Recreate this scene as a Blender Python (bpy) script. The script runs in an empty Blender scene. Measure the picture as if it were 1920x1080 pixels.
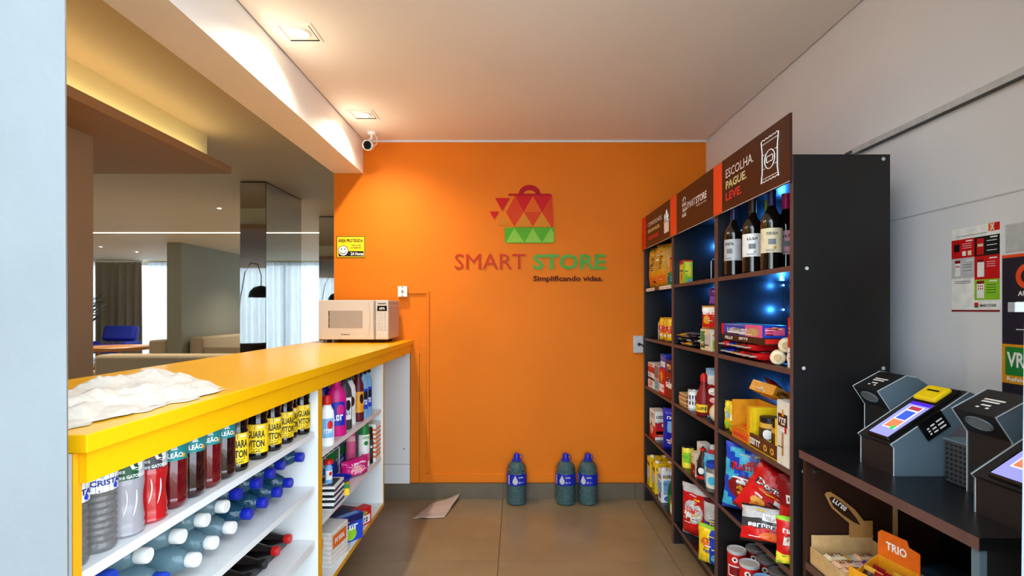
import bpy, math, random
from mathutils import Matrix, Vector, noise
random.seed(7)
PI = math.pi
SC = bpy.context.scene
COL = SC.collection

# ------------------------------------------------------------------ camera, world, exposure
CAM_Z = 1.317
cd = bpy.data.cameras.new('camera'); cam = bpy.data.objects.new('camera', cd); COL.objects.link(cam)
cam.location = (0, 0, CAM_Z); cam.rotation_euler = (PI/2, 0, 0)
cd.sensor_width = 36.0; cd.sensor_fit = 'HORIZONTAL'
cd.lens = 975/1920*36.0
cd.shift_x = -8/1920; cd.shift_y = 41/1920
cd.clip_start = 0.02; cd.clip_end = 200
SC.camera = cam
W = bpy.data.worlds.new('daylight'); SC.world = W; W.use_nodes = True
W.node_tree.nodes['Background'].inputs[0].default_value = (0.76, 0.89, 1.0, 1)
W.node_tree.nodes['Background'].inputs[1].default_value = 2.35
vs = SC.view_settings
vs.view_transform = 'Standard'; vs.look = 'None'; vs.gamma = 1.0; vs.use_curve_mapping = False
vs.exposure = 1.45
try:
    SC.cycles.use_denoising = True
    SC.cycles.max_bounces = 10; SC.cycles.diffuse_bounces = 5; SC.cycles.glossy_bounces = 4
    SC.cycles.transmission_bounces = 6; SC.cycles.transparent_max_bounces = 12
    SC.cycles.caustics_reflective = False; SC.cycles.caustics_refractive = False
    SC.cycles.sample_clamp_indirect = 6.0
except Exception:
    pass
SPOT_POWER = 21.0
SPOT_COL = (1.0, 0.88, 0.70)

# ------------------------------------------------------------------ materials
def lin(c):
    c = c/255.0
    return c/12.92 if c <= 0.04045 else ((c+0.055)/1.055)**2.4
def rgb(r, g, b): return (lin(r), lin(g), lin(b), 1.0)
MATS = {}
def mat(name, c, rough=0.5, metal=0.0, var=0.06, scale=18.0, bump=0.0, bscale=60.0, emit=0.0, trans=0.0, ior=1.45, coat=0.0, alpha=1.0, spec=None, stretch=None):
    if name in MATS: return MATS[name]
    m = bpy.data.materials.new(name); m.use_nodes = True
    nt = m.node_tree; b = nt.nodes['Principled BSDF']
    col = rgb(*c)
    b.inputs['Roughness'].default_value = rough
    b.inputs['Metallic'].default_value = metal
    b.inputs['IOR'].default_value = ior
    if trans: b.inputs['Transmission Weight'].default_value = trans
    if coat:
        b.inputs['Coat Weight'].default_value = coat; b.inputs['Coat Roughness'].default_value = 0.08
    if spec is not None: b.inputs['Specular IOR Level'].default_value = spec
    tc = nt.nodes.new('ShaderNodeTexCoord')
    src = tc.outputs['Object']
    if stretch:
        mp = nt.nodes.new('ShaderNodeMapping'); mp.inputs['Scale'].default_value = stretch
        nt.links.new(src, mp.inputs['Vector']); src = mp.outputs['Vector']
    if var > 0:
        n = nt.nodes.new('ShaderNodeTexNoise'); n.inputs['Scale'].default_value = scale; n.inputs['Detail'].default_value = 4
        nt.links.new(src, n.inputs['Vector'])
        r = nt.nodes.new('ShaderNodeValToRGB')
        r.color_ramp.elements[0].position = 0.3; r.color_ramp.elements[1].position = 0.7
        r.color_ramp.elements[0].color = tuple(x*(1-var) for x in col[:3])+(1,)
        r.color_ramp.elements[1].color = tuple(min(1, x*(1+var)) for x in col[:3])+(1,)
        nt.links.new(n.outputs['Fac'], r.inputs['Fac']); nt.links.new(r.outputs['Color'], b.inputs['Base Color'])
        if emit: nt.links.new(r.outputs['Color'], b.inputs['Emission Color'])
    else:
        b.inputs['Base Color'].default_value = col
        if emit: b.inputs['Emission Color'].default_value = col
    if emit: b.inputs['Emission Strength'].default_value = emit
    if bump > 0:
        n2 = nt.nodes.new('ShaderNodeTexNoise'); n2.inputs['Scale'].default_value = bscale; n2.inputs['Detail'].default_value = 6
        nt.links.new(src, n2.inputs['Vector'])
        bp = nt.nodes.new('ShaderNodeBump'); bp.inputs['Strength'].default_value = bump; bp.inputs['Distance'].default_value = 0.01
        nt.links.new(n2.outputs['Fac'], bp.inputs['Height']); nt.links.new(bp.outputs['Normal'], b.inputs['Normal'])
    MATS[name] = m
    return m

# setting
mat('orange_paint', (222, 118, 16), 0.62, spec=0.25, var=0.045, scale=2.2, bump=0.06, bscale=90)
mat('white_paint', (222, 222, 226), 0.55, var=0.03, scale=2.0, bump=0.05, bscale=70)
mat('ceiling_paint', (238, 234, 228), 0.75, var=0.02, scale=1.5)
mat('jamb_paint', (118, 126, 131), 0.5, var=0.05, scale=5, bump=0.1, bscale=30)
mat('beam_paint', (242, 238, 232), 0.6, var=0.02, scale=2.0)
mat('tile', (132, 114, 86), 0.27, var=0.13, scale=2.6, bump=0.03, bscale=25)
mat('grout', (78, 70, 62), 0.9)
mat('skirting_tile', (98, 88, 72), 0.4, var=0.12, scale=6)
mat('gap_black', (20, 18, 17), 0.9)
mat('tan_wall', (164, 138, 104), 0.6, var=0.04, scale=2)
mat('lounge_paint', (196, 178, 150), 0.7, var=0.02, scale=1)
mat('lounge_floor', (196, 186, 168), 0.35, var=0.1, scale=2)
mat('sage_wall', (138, 136, 118), 0.7, var=0.03, scale=1)
mat('cove_paint', (226, 214, 170), 0.7, var=0.02, scale=1)
mat('fascia_paint', (168, 130, 92), 0.7, var=0.02, scale=1)
mat('mirror', (205, 205, 200), 0.02, metal=1.0, var=0)
mat('mirror_edge', (28, 26, 26), 0.3)
mat('window_frame', (210, 212, 214), 0.4)
# general palette
PAL = dict(white=(235,235,232), offwhite=(222,216,204), cream=(226,210,176), lgrey=(188,190,192), grey=(120,122,126), dgrey=(58,58,62), black=(18,18,20),
 red=(200,22,22), dred=(128,14,20), maroon=(92,16,32), orange=(226,104,20), amber=(222,150,26), gold=(206,156,52), yellow=(240,200,24), lemon=(236,222,60),
 lime=(140,196,40), green=(28,128,52), dgreen=(16,78,40), teal=(22,128,130), cyan=(60,176,214), lblue=(120,170,214), blue=(28,66,190), royal=(18,36,168), navy=(16,24,84),
 purple=(92,24,128), violet=(120,70,170), magenta=(206,14,120), pink=(228,90,140), rose=(236,170,180), brown=(86,48,26), dbrown=(48,26,18), tan=(196,160,110), kraft=(170,122,68), peach=(240,190,150))
for k, v in PAL.items(): mat(k, v, 0.42, var=0.10, scale=40)
def foil(k):
    n = 'foil_'+k
    return mat(n, PAL[k], 0.24, var=0.16, scale=30, bump=0.5, bscale=35) if n not in MATS else MATS[n]
mat('counter_yellow', (246, 182, 4), 0.30, var=0.03, scale=3, coat=0.15)
mat('edge_yellow', (226, 160, 20), 0.4, var=0.03)
mat('melamine', (224, 226, 226), 0.35, var=0.02, scale=4)
mat('melamine_grey', (140, 142, 144), 0.45, var=0.03)
mat('rack_black', (24, 23, 24), 0.38, var=0.15, scale=12)
mat('rack_inner', (16, 16, 20), 0.3, var=0.1, scale=10)
mat('rack_edge', (92, 64, 58), 0.45, var=0.12, scale=30)
mat('sign_brown', (56, 28, 22), 0.35, var=0.05)
mat('sign_red', (224, 34, 16), 0.4, var=0.03); mat('sign_coral', (240, 78, 34), 0.4, var=0.03)
mat('print_white', (240, 240, 238), 0.5, var=0); mat('print_pale', (214, 212, 150), 0.5, var=0); mat('print_red', (220, 50, 50), 0.5, var=0)
mat('print_black', (16, 16, 18), 0.5, var=0); mat('print_blue', (24, 40, 140), 0.5, var=0); mat('print_brown', (86, 26, 14), 0.5, var=0)
mat('print_yellow', (244, 214, 30), 0.5, var=0); mat('print_green', (40, 160, 50), 0.5, var=0)
mat('acr_red', (196, 20, 22), 0.45, var=0.03, spec=0.15); mat('acr_dred', (170, 14, 24), 0.45, var=0.03, spec=0.15); mat('acr_rust', (206, 62, 12), 0.45, var=0.03, spec=0.15)
mat('acr_orange', (216, 92, 12), 0.45, var=0.03, spec=0.15); mat('acr_gold', (206, 128, 20), 0.45, var=0.03, spec=0.15)
mat('acr_green', (84, 164, 28), 0.45, var=0.03, spec=0.15); mat('acr_lime', (134, 190, 66), 0.45, var=0.03, spec=0.15); mat('acr_store', (86, 160, 66), 0.45, var=0.1, spec=0.15)
mat('acr_smart', (186, 52, 18), 0.45, var=0.03, spec=0.15); mat('acr_brown', (92, 30, 10), 0.5, var=0.03, spec=0.1)
mat('appliance', (206, 198, 188), 0.32, var=0.02); mat('appliance_window', (168, 158, 150), 0.12, var=0.03, coat=0.5); mat('appliance_side', (190, 176, 166), 0.4, var=0.03)
mat('steel', (170, 170, 172), 0.3, metal=1.0, var=0.05); mat('wire_white', (222, 226, 230), 0.3, var=0.02)
mat('kiosk_dark', (30, 28, 29), 0.45, var=0.15, scale=60); mat('kiosk_grey', (92, 110, 122), 0.42, var=0.05); mat('kiosk_edge', (190, 196, 200), 0.4, var=0.02)
mat('pos_black', (14, 14, 16), 0.18, var=0.05); mat('pos_yellow', (240, 206, 16), 0.35, var=0.04); mat('scan_glass', (120, 126, 132), 0.15, var=0.05, coat=0.6)
mat('screen_lav', (150, 150, 236), 0.2, var=0.05, emit=0.22); mat('screen_purple', (70, 30, 190), 0.2, var=0.02, emit=0.3); mat('screen_white', (214, 220, 250), 0.2, var=0.02, emit=0.22)
mat('screen_orange', (206, 120, 80), 0.2, var=0.2, emit=0.25); mat('screen_green', (40, 190, 70), 0.2, var=0.02, emit=0.3); mat('screen_maroon', (150, 50, 60), 0.2, var=0.02, emit=0.4); mat('screen_blue', (60, 90, 200), 0.2, var=0.05, emit=0.25)
mat('bulb', (255, 236, 200), 0.4, var=0, emit=14.0); mat('bulb_dim', (255, 238, 210), 0.4, var=0, emit=6.0); mat('led_line', (255, 240, 214), 0.4, var=0, emit=5.0)
mat('led_cove', (255, 238, 176), 0.4, var=0, emit=4.5); mat('led_blue', (60, 150, 255), 0.4, var=0, emit=30.0)
mat('cola', (16, 7, 8), 0.06, var=0, coat=0.6); mat('dark_drink', (40, 12, 14), 0.06, var=0.15, scale=25, coat=0.6); mat('berry_drink', (92, 10, 18), 0.07, var=0.2, scale=25, coat=0.6)
mat('red_drink', (196, 30, 34), 0.12, var=0.05, coat=0.5, trans=0.25)
mat('wine_glass', (20, 14, 10), 0.05, var=0.1, coat=0.7); mat('rag', (204, 196, 184), 0.85, var=0.07, scale=26, bump=0.5, bscale=70)
mat('napkin', (178, 160, 150), 0.85, var=0.06, scale=20); mat('plastic_white', (232, 232, 230), 0.35, var=0.02)
mat('lens_black', (10, 10, 12), 0.1, var=0, coat=0.6)
mat('sofa_cloth', (176, 158, 128), 0.85, var=0.06, scale=60, bump=0.2, bscale=200); mat('blue_velvet', (16, 36, 150), 0.7, var=0.08, scale=40)
mat('leather', (74, 44, 36), 0.45, var=0.1, scale=20, bump=0.2, bscale=120); mat('leaf', (32, 48, 26), 0.5, var=0.3, scale=12); mat('wood', (176, 118, 56), 0.4, var=0.18, scale=8, stretch=(1, 8, 1))
mat('drape', (150, 142, 126), 0.9, var=0.05, scale=20); mat('terracotta', (140, 90, 66), 0.8); mat('lamp_metal', (52, 56, 60), 0.4, var=0.05)
mat('banner_dark', (36, 30, 44), 0.45, var=0.04); mat('carton_blue', (40, 66, 92), 0.6, var=0.05)
def curtain_mat():
    m = bpy.data.materials.new('sheer'); m.use_nodes = True; nt = m.node_tree
    nt.nodes.remove(nt.nodes['Principled BSDF'])
    out = nt.nodes['Material Output']
    tl = nt.nodes.new('ShaderNodeBsdfTranslucent'); df = nt.nodes.new('ShaderNodeBsdfDiffuse'); tr = nt.nodes.new('ShaderNodeBsdfTransparent')
    n = nt.nodes.new('ShaderNodeTexNoise'); n.inputs['Scale'].default_value = 7
    r = nt.nodes.new('ShaderNodeValToRGB'); r.color_ramp.elements[0].color = (0.30, 0.34, 0.37, 1); r.color_ramp.elements[1].color = (0.42, 0.46, 0.49, 1)
    nt.links.new(n.outputs['Fac'], r.inputs['Fac'])
    nt.links.new(r.outputs['Color'], tl.inputs['Color']); nt.links.new(r.outputs['Color'], df.inputs['Color'])
    mx = nt.nodes.new('ShaderNodeMixShader'); mx.inputs[0].default_value = 0.22
    nt.links.new(tl.outputs[0], mx.inputs[1]); nt.links.new(df.outputs[0], mx.inputs[2])
    m2 = nt.nodes.new('ShaderNodeMixShader'); m2.inputs[0].default_value = 0.08
    nt.links.new(mx.outputs[0], m2.inputs[1]); nt.links.new(tr.outputs[0], m2.inputs[2])
    nt.links.new(m2.outputs[0], out.inputs['Surface'])
    MATS['sheer'] = m
curtain_mat()
def plastic(name, c, body, rough=0.06, bump=0.0, bscale=30.0, tint=None):
    """thin clear plastic with its contents: tinted see-through, a little body colour, a glossy skin"""
    m = bpy.data.materials.new(name); m.use_nodes = True; nt = m.node_tree
    nt.nodes.remove(nt.nodes['Principled BSDF'])
    tr = nt.nodes.new('ShaderNodeBsdfTransparent'); tr.inputs[0].default_value = rgb(*(tint or c))
    df = nt.nodes.new('ShaderNodeBsdfDiffuse'); df.inputs[0].default_value = rgb(*c)
    gl = nt.nodes.new('ShaderNodeBsdfGlossy'); gl.inputs['Roughness'].default_value = rough
    m1 = nt.nodes.new('ShaderNodeMixShader'); m1.inputs[0].default_value = body
    nt.links.new(tr.outputs[0], m1.inputs[1]); nt.links.new(df.outputs[0], m1.inputs[2])
    fr = nt.nodes.new('ShaderNodeFresnel'); fr.inputs[0].default_value = 1.5
    m2 = nt.nodes.new('ShaderNodeMixShader'); nt.links.new(fr.outputs[0], m2.inputs[0])
    nt.links.new(m1.outputs[0], m2.inputs[1]); nt.links.new(gl.outputs[0], m2.inputs[2])
    nt.links.new(m2.outputs[0], nt.nodes['Material Output'].inputs['Surface'])
    if bump:
        tc = nt.nodes.new('ShaderNodeTexCoord'); n = nt.nodes.new('ShaderNodeTexNoise'); n.inputs['Scale'].default_value = bscale; n.inputs['Detail'].default_value = 3
        nt.links.new(tc.outputs['Object'], n.inputs['Vector']); bp = nt.nodes.new('ShaderNodeBump'); bp.inputs['Strength'].default_value = bump; bp.inputs['Distance'].default_value = 0.02
        nt.links.new(n.outputs['Fac'], bp.inputs['Height'])
        for s in (gl, fr): nt.links.new(bp.outputs[0], s.inputs['Normal'])
    MATS[name] = m
plastic('pet_clear', (176, 172, 170), 0.30, bump=0.3, bscale=60, tint=(190, 186, 184))
plastic('pet_blue', (150, 190, 204), 0.34, bump=0.5, bscale=28, tint=(176, 208, 218))
plastic('pet_deep', (44, 104, 140), 0.38, bump=0.5, bscale=28, tint=(96, 156, 184))
plastic('jug_water', (84, 124, 128), 0.45, bump=1.0, bscale=42, tint=(120, 160, 160))
plastic('milky_drink', (190, 184, 192), 0.6, bump=0.2, bscale=20, tint=(200, 196, 202))
def pane_mat():
    m = bpy.data.materials.new('pane'); m.use_nodes = True; nt = m.node_tree
    nt.nodes.remove(nt.nodes['Principled BSDF'])
    tr = nt.nodes.new('ShaderNodeBsdfTransparent'); gl = nt.nodes.new('ShaderNodeBsdfGlossy'); gl.inputs['Roughness'].default_value = 0.02
    mx = nt.nodes.new('ShaderNodeMixShader'); mx.inputs[0].default_value = 0.06
    nt.links.new(tr.outputs[0], mx.inputs[1]); nt.links.new(gl.outputs[0], mx.inputs[2]); nt.links.new(mx.outputs[0], nt.nodes['Material Output'].inputs['Surface'])
    MATS['pane'] = m
pane_mat()
def M(k):
    if k in MATS: return MATS[k]
    if k.startswith('foil_'): return foil(k[5:])
    raise KeyError(k)

# ------------------------------------------------------------------ mesh builder
_TXT = {}
READABLE = {'SMART', 'STORE', 'Simplificando vidas.', 'ÁREA PROTEGIDA', '24 Horas', 'ESCOLHA.', 'PAGUE.', 'LEVE.', 'COMODIDADE.', 'SEGURANÇA.', 'AGILIDADE.', 'GUARA', 'VITON', 'Açaí', 'LEÃO', 'CRISTAL', 'G', 'GATORADE',
            'Ruffles', 'Doritos', 'TRIO', 'SMART STORE', 'VR', 'Refeição', 'AU', 'CRYSTAL', 'Panasonic', 'X', '5 L'}
def block_geo(s):
    """print too small to read in the photograph: a row of blocky strokes instead of letters"""
    rg_ = random.Random(s); v = []; f = []
    def r(x0, y0, x1, y1):
        b = len(v); v.extend([(x0, y0), (x1, y0), (x1, y1), (x0, y1)]); f.append((b, b+1, b+2, b+3))
    n = max(3, len(s)); w = 1.0/n
    for i in range(n):
        x = -0.5+i*w; q = rg_.random()
        r(x, -0.5, x+w*0.3, 0.5)
        if q < 0.7: r(x+w*0.3, 0.25, x+w*0.78, 0.5)
        if q > 0.35: r(x+w*0.3, -0.5, x+w*0.78, -0.25)
        if 0.2 < q < 0.8: r(x+w*0.55, -0.25, x+w*0.78, 0.25)
    v[:] = [(p[0]+0.11*w, p[1]) for p in v]
    return v, f
def text_geo(s, bold):
    key = (s, bold)
    if s not in READABLE and key not in _TXT: _TXT[key] = block_geo(s)
    if key not in _TXT:
        cu = bpy.data.curves.new('txt', 'FONT'); cu.body = s; cu.size = 1.0; cu.resolution_u = 2
        cu.offset = 0.028 if bold else 0.0
        o = bpy.data.objects.new('txt', cu); COL.objects.link(o)
        me = bpy.data.meshes.new_from_object(o.evaluated_get(bpy.context.evaluated_depsgraph_get()))
        vs_ = [(v.co.x, v.co.y) for v in me.vertices]; fs = [tuple(p.vertices) for p in me.polygons]
        bpy.data.objects.remove(o); bpy.data.curves.remove(cu); bpy.data.meshes.remove(me)
        x0 = min(v[0] for v in vs_); x1 = max(v[0] for v in vs_); y0 = min(v[1] for v in vs_); y1 = max(v[1] for v in vs_)
        vs_ = [((v[0]-x0)/(x1-x0)-0.5, (v[1]-y0)/(y1-y0)-0.5) for v in vs_]
        _TXT[key] = (vs_, fs)
    return _TXT[key]
def disc_geo(n=20, rings=2):
    v = [(0, 0)]; f = []
    for k in range(1, rings+1):
        for i in range(n):
            a = 2*PI*i/n; v.append((math.cos(a)*k/rings, math.sin(a)*k/rings))
    for i in range(n): f.append((0, 1+i, 1+(i+1) % n))
    for k in range(1, rings):
        for i in range(n):
            a = 1+(k-1)*n; b = 1+k*n; f.append((a+i, b+i, b+(i+1) % n, a+(i+1) % n))
    return v, f
def rect_geo(u0, v0, u1, v1, nu=1, nv=1):
    v = [(u0+(u1-u0)*i/nu, v0+(v1-v0)*j/nv) for j in range(nv+1) for i in range(nu+1)]
    f = [(j*(nu+1)+i, j*(nu+1)+i+1, (j+1)*(nu+1)+i+1, (j+1)*(nu+1)+i) for j in range(nv) for i in range(nu)]
    return v, f

class MB:
    def __init__(s): s.v = []; s.f = []; s.m = []; s.names = []
    def mi(s, k):
        if k not in s.names: s.names.append(k)
        return s.names.index(k)
    def add(s, vs_, fs, k):
        b = len(s.v); s.v.extend(tuple(p) for p in vs_); i = s.mi(k)
        for f in fs: s.f.append(tuple(b+q for q in f)); s.m.append(i)
        return s
    def box(s, x0, y0, z0, x1, y1, z1, k):
        v = [(x0,y0,z0),(x1,y0,z0),(x1,y1,z0),(x0,y1,z0),(x0,y0,z1),(x1,y0,z1),(x1,y1,z1),(x0,y1,z1)]
        return s.add(v, [(0,3,2,1),(4,5,6,7),(0,1,5,4),(1,2,6,5),(2,3,7,6),(3,0,4,7)], k)
    def prism(s, pts, a, b, axis, k, kcap=None):
        n = len(pts)
        def P(p, t):
            return {'x': (t, p[0], p[1]), 'y': (p[0], t, p[1]), 'z': (p[0], p[1], t)}[axis]
        v = [P(p, a) for p in pts]+[P(p, b) for p in pts]
        s.add(v, [(i, (i+1) % n, n+(i+1) % n, n+i) for i in range(n)], k)
        s.add(v, [tuple(range(n-1, -1, -1)), tuple(range(n, 2*n))], kcap or k)
        return s
    def lathe(s, prof, k, n=16, c=(0, 0, 0), axis='z', a0=0, a1=2*PI, squash=1.0):
        full = abs(a1-a0-2*PI) < 1e-6; m = n if full else n+1; v = []
        for r, z in prof:
            for i in range(m):
                a = a0+(a1-a0)*i/n; x, y = r*math.cos(a), r*math.sin(a)*squash
                p = (x, y, z) if axis == 'z' else ((z, x, y) if axis == 'x' else (x, z, y))
                v.append((p[0]+c[0], p[1]+c[1], p[2]+c[2]))
        f = []
        for j in range(len(prof)-1):
            for i in range(n): f.append((j*m+i, j*m+(i+1) % m, (j+1)*m+(i+1) % m, (j+1)*m+i))
        s.add(v, f, k)
        if full:
            b = len(prof)-1
            if prof[0][0] > 1e-5: s.add(v[:m], [tuple(range(m-1, -1, -1))], k)
            if prof[b][0] > 1e-5: s.add(v[b*m:], [tuple(range(m))], k)
        return s
    def tube(s, pts, r, k, n=6):
        pts = [Vector(p) for p in pts]; rings = []
        for i, p in enumerate(pts):
            d = (pts[min(i+1, len(pts)-1)]-pts[max(i-1, 0)]).normalized()
            q = d.cross(Vector((0, 0, 1)) if abs(d.z) < 0.9 else Vector((1, 0, 0))).normalized(); w = d.cross(q)
            rr = r[i] if isinstance(r, (list, tuple)) else r
            rings.append([p+(q*math.cos(2*PI*j/n)+w*math.sin(2*PI*j/n))*rr for j in range(n)])
        v = [p for ring in rings for p in ring]
        f = [(a*n+j, a*n+(j+1) % n, (a+1)*n+(j+1) % n, (a+1)*n+j) for a in range(len(pts)-1) for j in range(n)]
        f += [tuple(range(n-1, -1, -1)), tuple((len(pts)-1)*n+j for j in range(n))]
        return s.add(v, f, k)
    def ball(s, c, rx, ry, rz, k, n=12, m=8):
        prof = [(math.sin(PI*j/m), -math.cos(PI*j/m)) for j in range(m+1)]
        v = [(c[0]+rx*r*math.cos(2*PI*i/n), c[1]+ry*r*math.sin(2*PI*i/n), c[2]+rz*z) for r, z in prof for i in range(n)]
        return s.add(v, [(j*n+i, j*n+(i+1) % n, (j+1)*n+(i+1) % n, (j+1)*n+i) for j in range(m) for i in range(n)], k)
    def flat(s, geo, o, u, w, k, su=1.0, sw=1.0):
        o, u, w = Vector(o), Vector(u), Vector(w)
        return s.add([o+u*(a*su)+w*(b*sw) for a, b in geo[0]], geo[1], k)
    def mapped(s, geo, fn, k):
        return s.add([fn(a, b) for a, b in geo[0]], geo[1], k)
    def text(s, t, o, u, w, wid, hei, k, bold=True, ext=0.0):
        vs_, fs = text_geo(t, bold); o, u, w = Vector(o), Vector(u).normalized(), Vector(w).normalized(); nrm = u.cross(w)
        pts = [o+u*(a*wid)+w*(b*hei) for a, b in vs_]
        s.add(pts, fs, k)
        if ext:
            cnt = {}
            for f in fs:
                for i in range(len(f)):
                    e = (f[i], f[(i+1) % len(f)])
                    if (e[1], e[0]) in cnt: del cnt[(e[1], e[0])]
                    else: cnt[e] = 1
            b = len(s.v); s.v.extend(tuple(p-nrm*ext) for p in pts); a = b-len(pts); i = s.mi(k)
            for e in cnt: s.f.append((a+e[1], a+e[0], b+e[0], b+e[1])); s.m.append(i)
        return s
    def xf(s, mtx, start=0):
        s.v[start:] = [tuple(mtx @ Vector(p)) for p in s.v[start:]]
        return s
    def mesh(s, name, smooth=None):
        me = bpy.data.meshes.new(name); me.from_pydata(s.v, [], s.f)
        for k in s.names: me.materials.append(M(k))
        me.polygons.foreach_set('material_index', s.m)
        if smooth is not None:
            me.polygons.foreach_set('use_smooth', [True]*len(s.f))
            me.update()
            me.set_sharp_from_angle(angle=math.radians(smooth))
        me.validate(); me.update()
        return me
    def build(s, name, parent=None, smooth=None, bevel=0.0, loc=None, rotz=0.0):
        o = bpy.data.objects.new(name, s.mesh(name, smooth)); COL.objects.link(o)
        if parent is not None: o.parent = parent
        if loc is not None: o.location = loc
        if rotz: o.rotation_euler[2] = rotz
        if bevel:
            b = o.modifiers.new('bevel', 'BEVEL'); b.width = bevel; b.segments = 2; b.limit_method = 'ANGLE'; b.angle_limit = math.radians(40)
        return o

def tag(o, label=None, cat=None, group=None, kind=None):
    if label: o['label'] = label
    if cat: o['category'] = cat
    if group: o['group'] = group
    if kind: o['kind'] = kind
    return o
def empty(name, loc=(0, 0, 0), rotz=0.0, label=None, cat=None, group=None):
    o = bpy.data.objects.new(name, None); COL.objects.link(o); o.empty_display_size = 0.05
    o.location = loc; o.rotation_euler[2] = rotz
    return tag(o, label, cat, group)
def struct(mb, name, label=None, **kw):
    o = mb.build(name, **kw)
    return tag(o, label, kind='structure')
class Kind:
    """parts of a repeated thing: built once, every instance gets objects of its own that share mesh data"""
    def __init__(s, name): s.name = name; s.parts = []
    def part(s, name, mb, smooth=None, sub=None, bevel=0.0):
        s.parts.append((name, mb.mesh(name, smooth), sub, bevel)); return s
    def put(s, loc, rotz, label, cat, group=None, rot=None, scale=None):
        if len(s.parts) == 1:
            o = bpy.data.objects.new(s.name, s.parts[0][1]); COL.objects.link(o); tag(o, label, cat, group); made = [o]
        else:
            o = empty(s.name, label=label, cat=cat, group=group); made = []
            for nm, me, sub, bv in s.parts:
                c = bpy.data.objects.new(nm, me); COL.objects.link(c); c.parent = made[sub] if sub is not None else o; made.append(c)
        for (nm, me, sub, bv), c in zip(s.parts, made):
            if bv:
                b = c.modifiers.new('bevel', 'BEVEL'); b.width = bv; b.segments = 2; b.limit_method = 'ANGLE'
        o.location = (loc[0], loc[1], loc[2]+0.0006); o.rotation_euler = rot if rot else (0, 0, rotz)
        if scale: o.scale = scale
        return o

# ------------------------------------------------------------------ the setting
WY = 3.64            # back wall
RX = 1.328           # right wall
CZ = 2.5             # store ceiling
LZ = 2.56            # lounge ceiling
fl = struct(MB().box(-13, -3.2, -0.05, 3.2, 13.6, -0.004, 'lounge_floor').box(-1.45, 0.2, -0.004, 1.4, WY+0.02, -0.0035, 'grout'), 'floor')
TS = 0.92
tm = {}
for i in range(-2, 3):
    for j in range(-5, 1):
        x0, x1 = max(-0.093+i*TS, -1.45), min(-0.093+(i+1)*TS, RX)
        y0, y1 = 2.726+j*TS, min(2.726+(j+1)*TS, WY)
        if x1-x0 < 0.05 or y1 < -1.0: continue
        key = (round(x1-x0, 3), round(y1-y0, 3))
        if key not in tm:
            g = 0.0018
            tm[key] = MB().box(g, g, -0.0035, key[0]-g, key[1]-g, 0.0, 'tile').mesh('tile')
        o = bpy.data.objects.new('tile', tm[key]); COL.objects.link(o); o.parent = fl; o.location = (x0, y0, 0)
struct(MB().box(-1.276, WY, 0.0, RX+0.1, WY+0.1, LZ+0.1, 'orange_paint'), 'wall_back')
struct(MB().box(RX, 0.85, 0.0, RX+0.1, WY+0.1, LZ+0.1, 'white_paint'), 'wall_right')
cl = struct(MB().box(-1.063, 0.78, CZ, RX-0.008, WY-0.0, CZ+0.06, 'ceiling_paint'), 'ceiling')
struct(MB().box(-1.07, 0.78, CZ+0.025, -1.06, WY, CZ+0.07, 'gap_black').box(RX-0.01, 0.78, CZ+0.025, RX, WY, CZ+0.07, 'gap_black').box(-1.276, 0.78, CZ+0.061, RX, WY, CZ+0.1, 'gap_black'), 'trim_1')
struct(MB().box(-1.276, 0.4, 2.272, -1.071, WY, CZ+0.1, 'beam_paint'), 'trim_2')
struct(MB().box(-1.071, WY-0.012, CZ-0.012, RX, WY, CZ, 'white_paint'), 'trim_3')
struct(MB().box(RX-0.0012, 0.95, 1.630, RX, 2.2, 1.6345, 'lgrey'), 'trim_4')
bb = struct(MB().box(-1.276, WY-0.008, 0.0, RX, WY, 0.106, 'grout'), 'baseboard_back')
for k in range(4):
    x0, x1 = max(-1.276, -1.013+k*TS-TS), min(RX, -1.013+(k+1)*TS-TS)
    if k == 0: x0 = -1.276
    if x1 <= x0: continue
    MB().box(x0+0.001, WY-0.016, 0.0005, x1-0.001, WY-0.008, 0.107, 'skirting_tile').build('tile', bb)
# the doorway the camera looks through: reveals splay away from the opening
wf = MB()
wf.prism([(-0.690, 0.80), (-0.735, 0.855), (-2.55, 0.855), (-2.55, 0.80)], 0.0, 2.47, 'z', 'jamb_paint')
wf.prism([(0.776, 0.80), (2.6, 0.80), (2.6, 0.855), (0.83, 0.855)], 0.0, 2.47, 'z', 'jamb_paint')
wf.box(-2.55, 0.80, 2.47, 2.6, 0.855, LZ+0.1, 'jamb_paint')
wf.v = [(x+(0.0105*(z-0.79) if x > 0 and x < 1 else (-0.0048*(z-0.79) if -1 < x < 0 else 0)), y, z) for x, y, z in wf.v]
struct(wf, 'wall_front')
lt = empty('door_latch', (0.772, 0.80, 1.32), 0, 'small white metal door latch on the right edge of the doorway', 'latch')
MB().box(-0.0165, -0.012, -0.0065, 0.03, 0.0, 0.0085, 'grey').build('strike_plate', lt, bevel=0.001)
MB().lathe([(0.0, -0.002), (0.003, -0.002), (0.003, 0.0)], 'steel', 8, (0.012, -0.012, 0.001), 'y').build('screw', lt)
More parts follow.
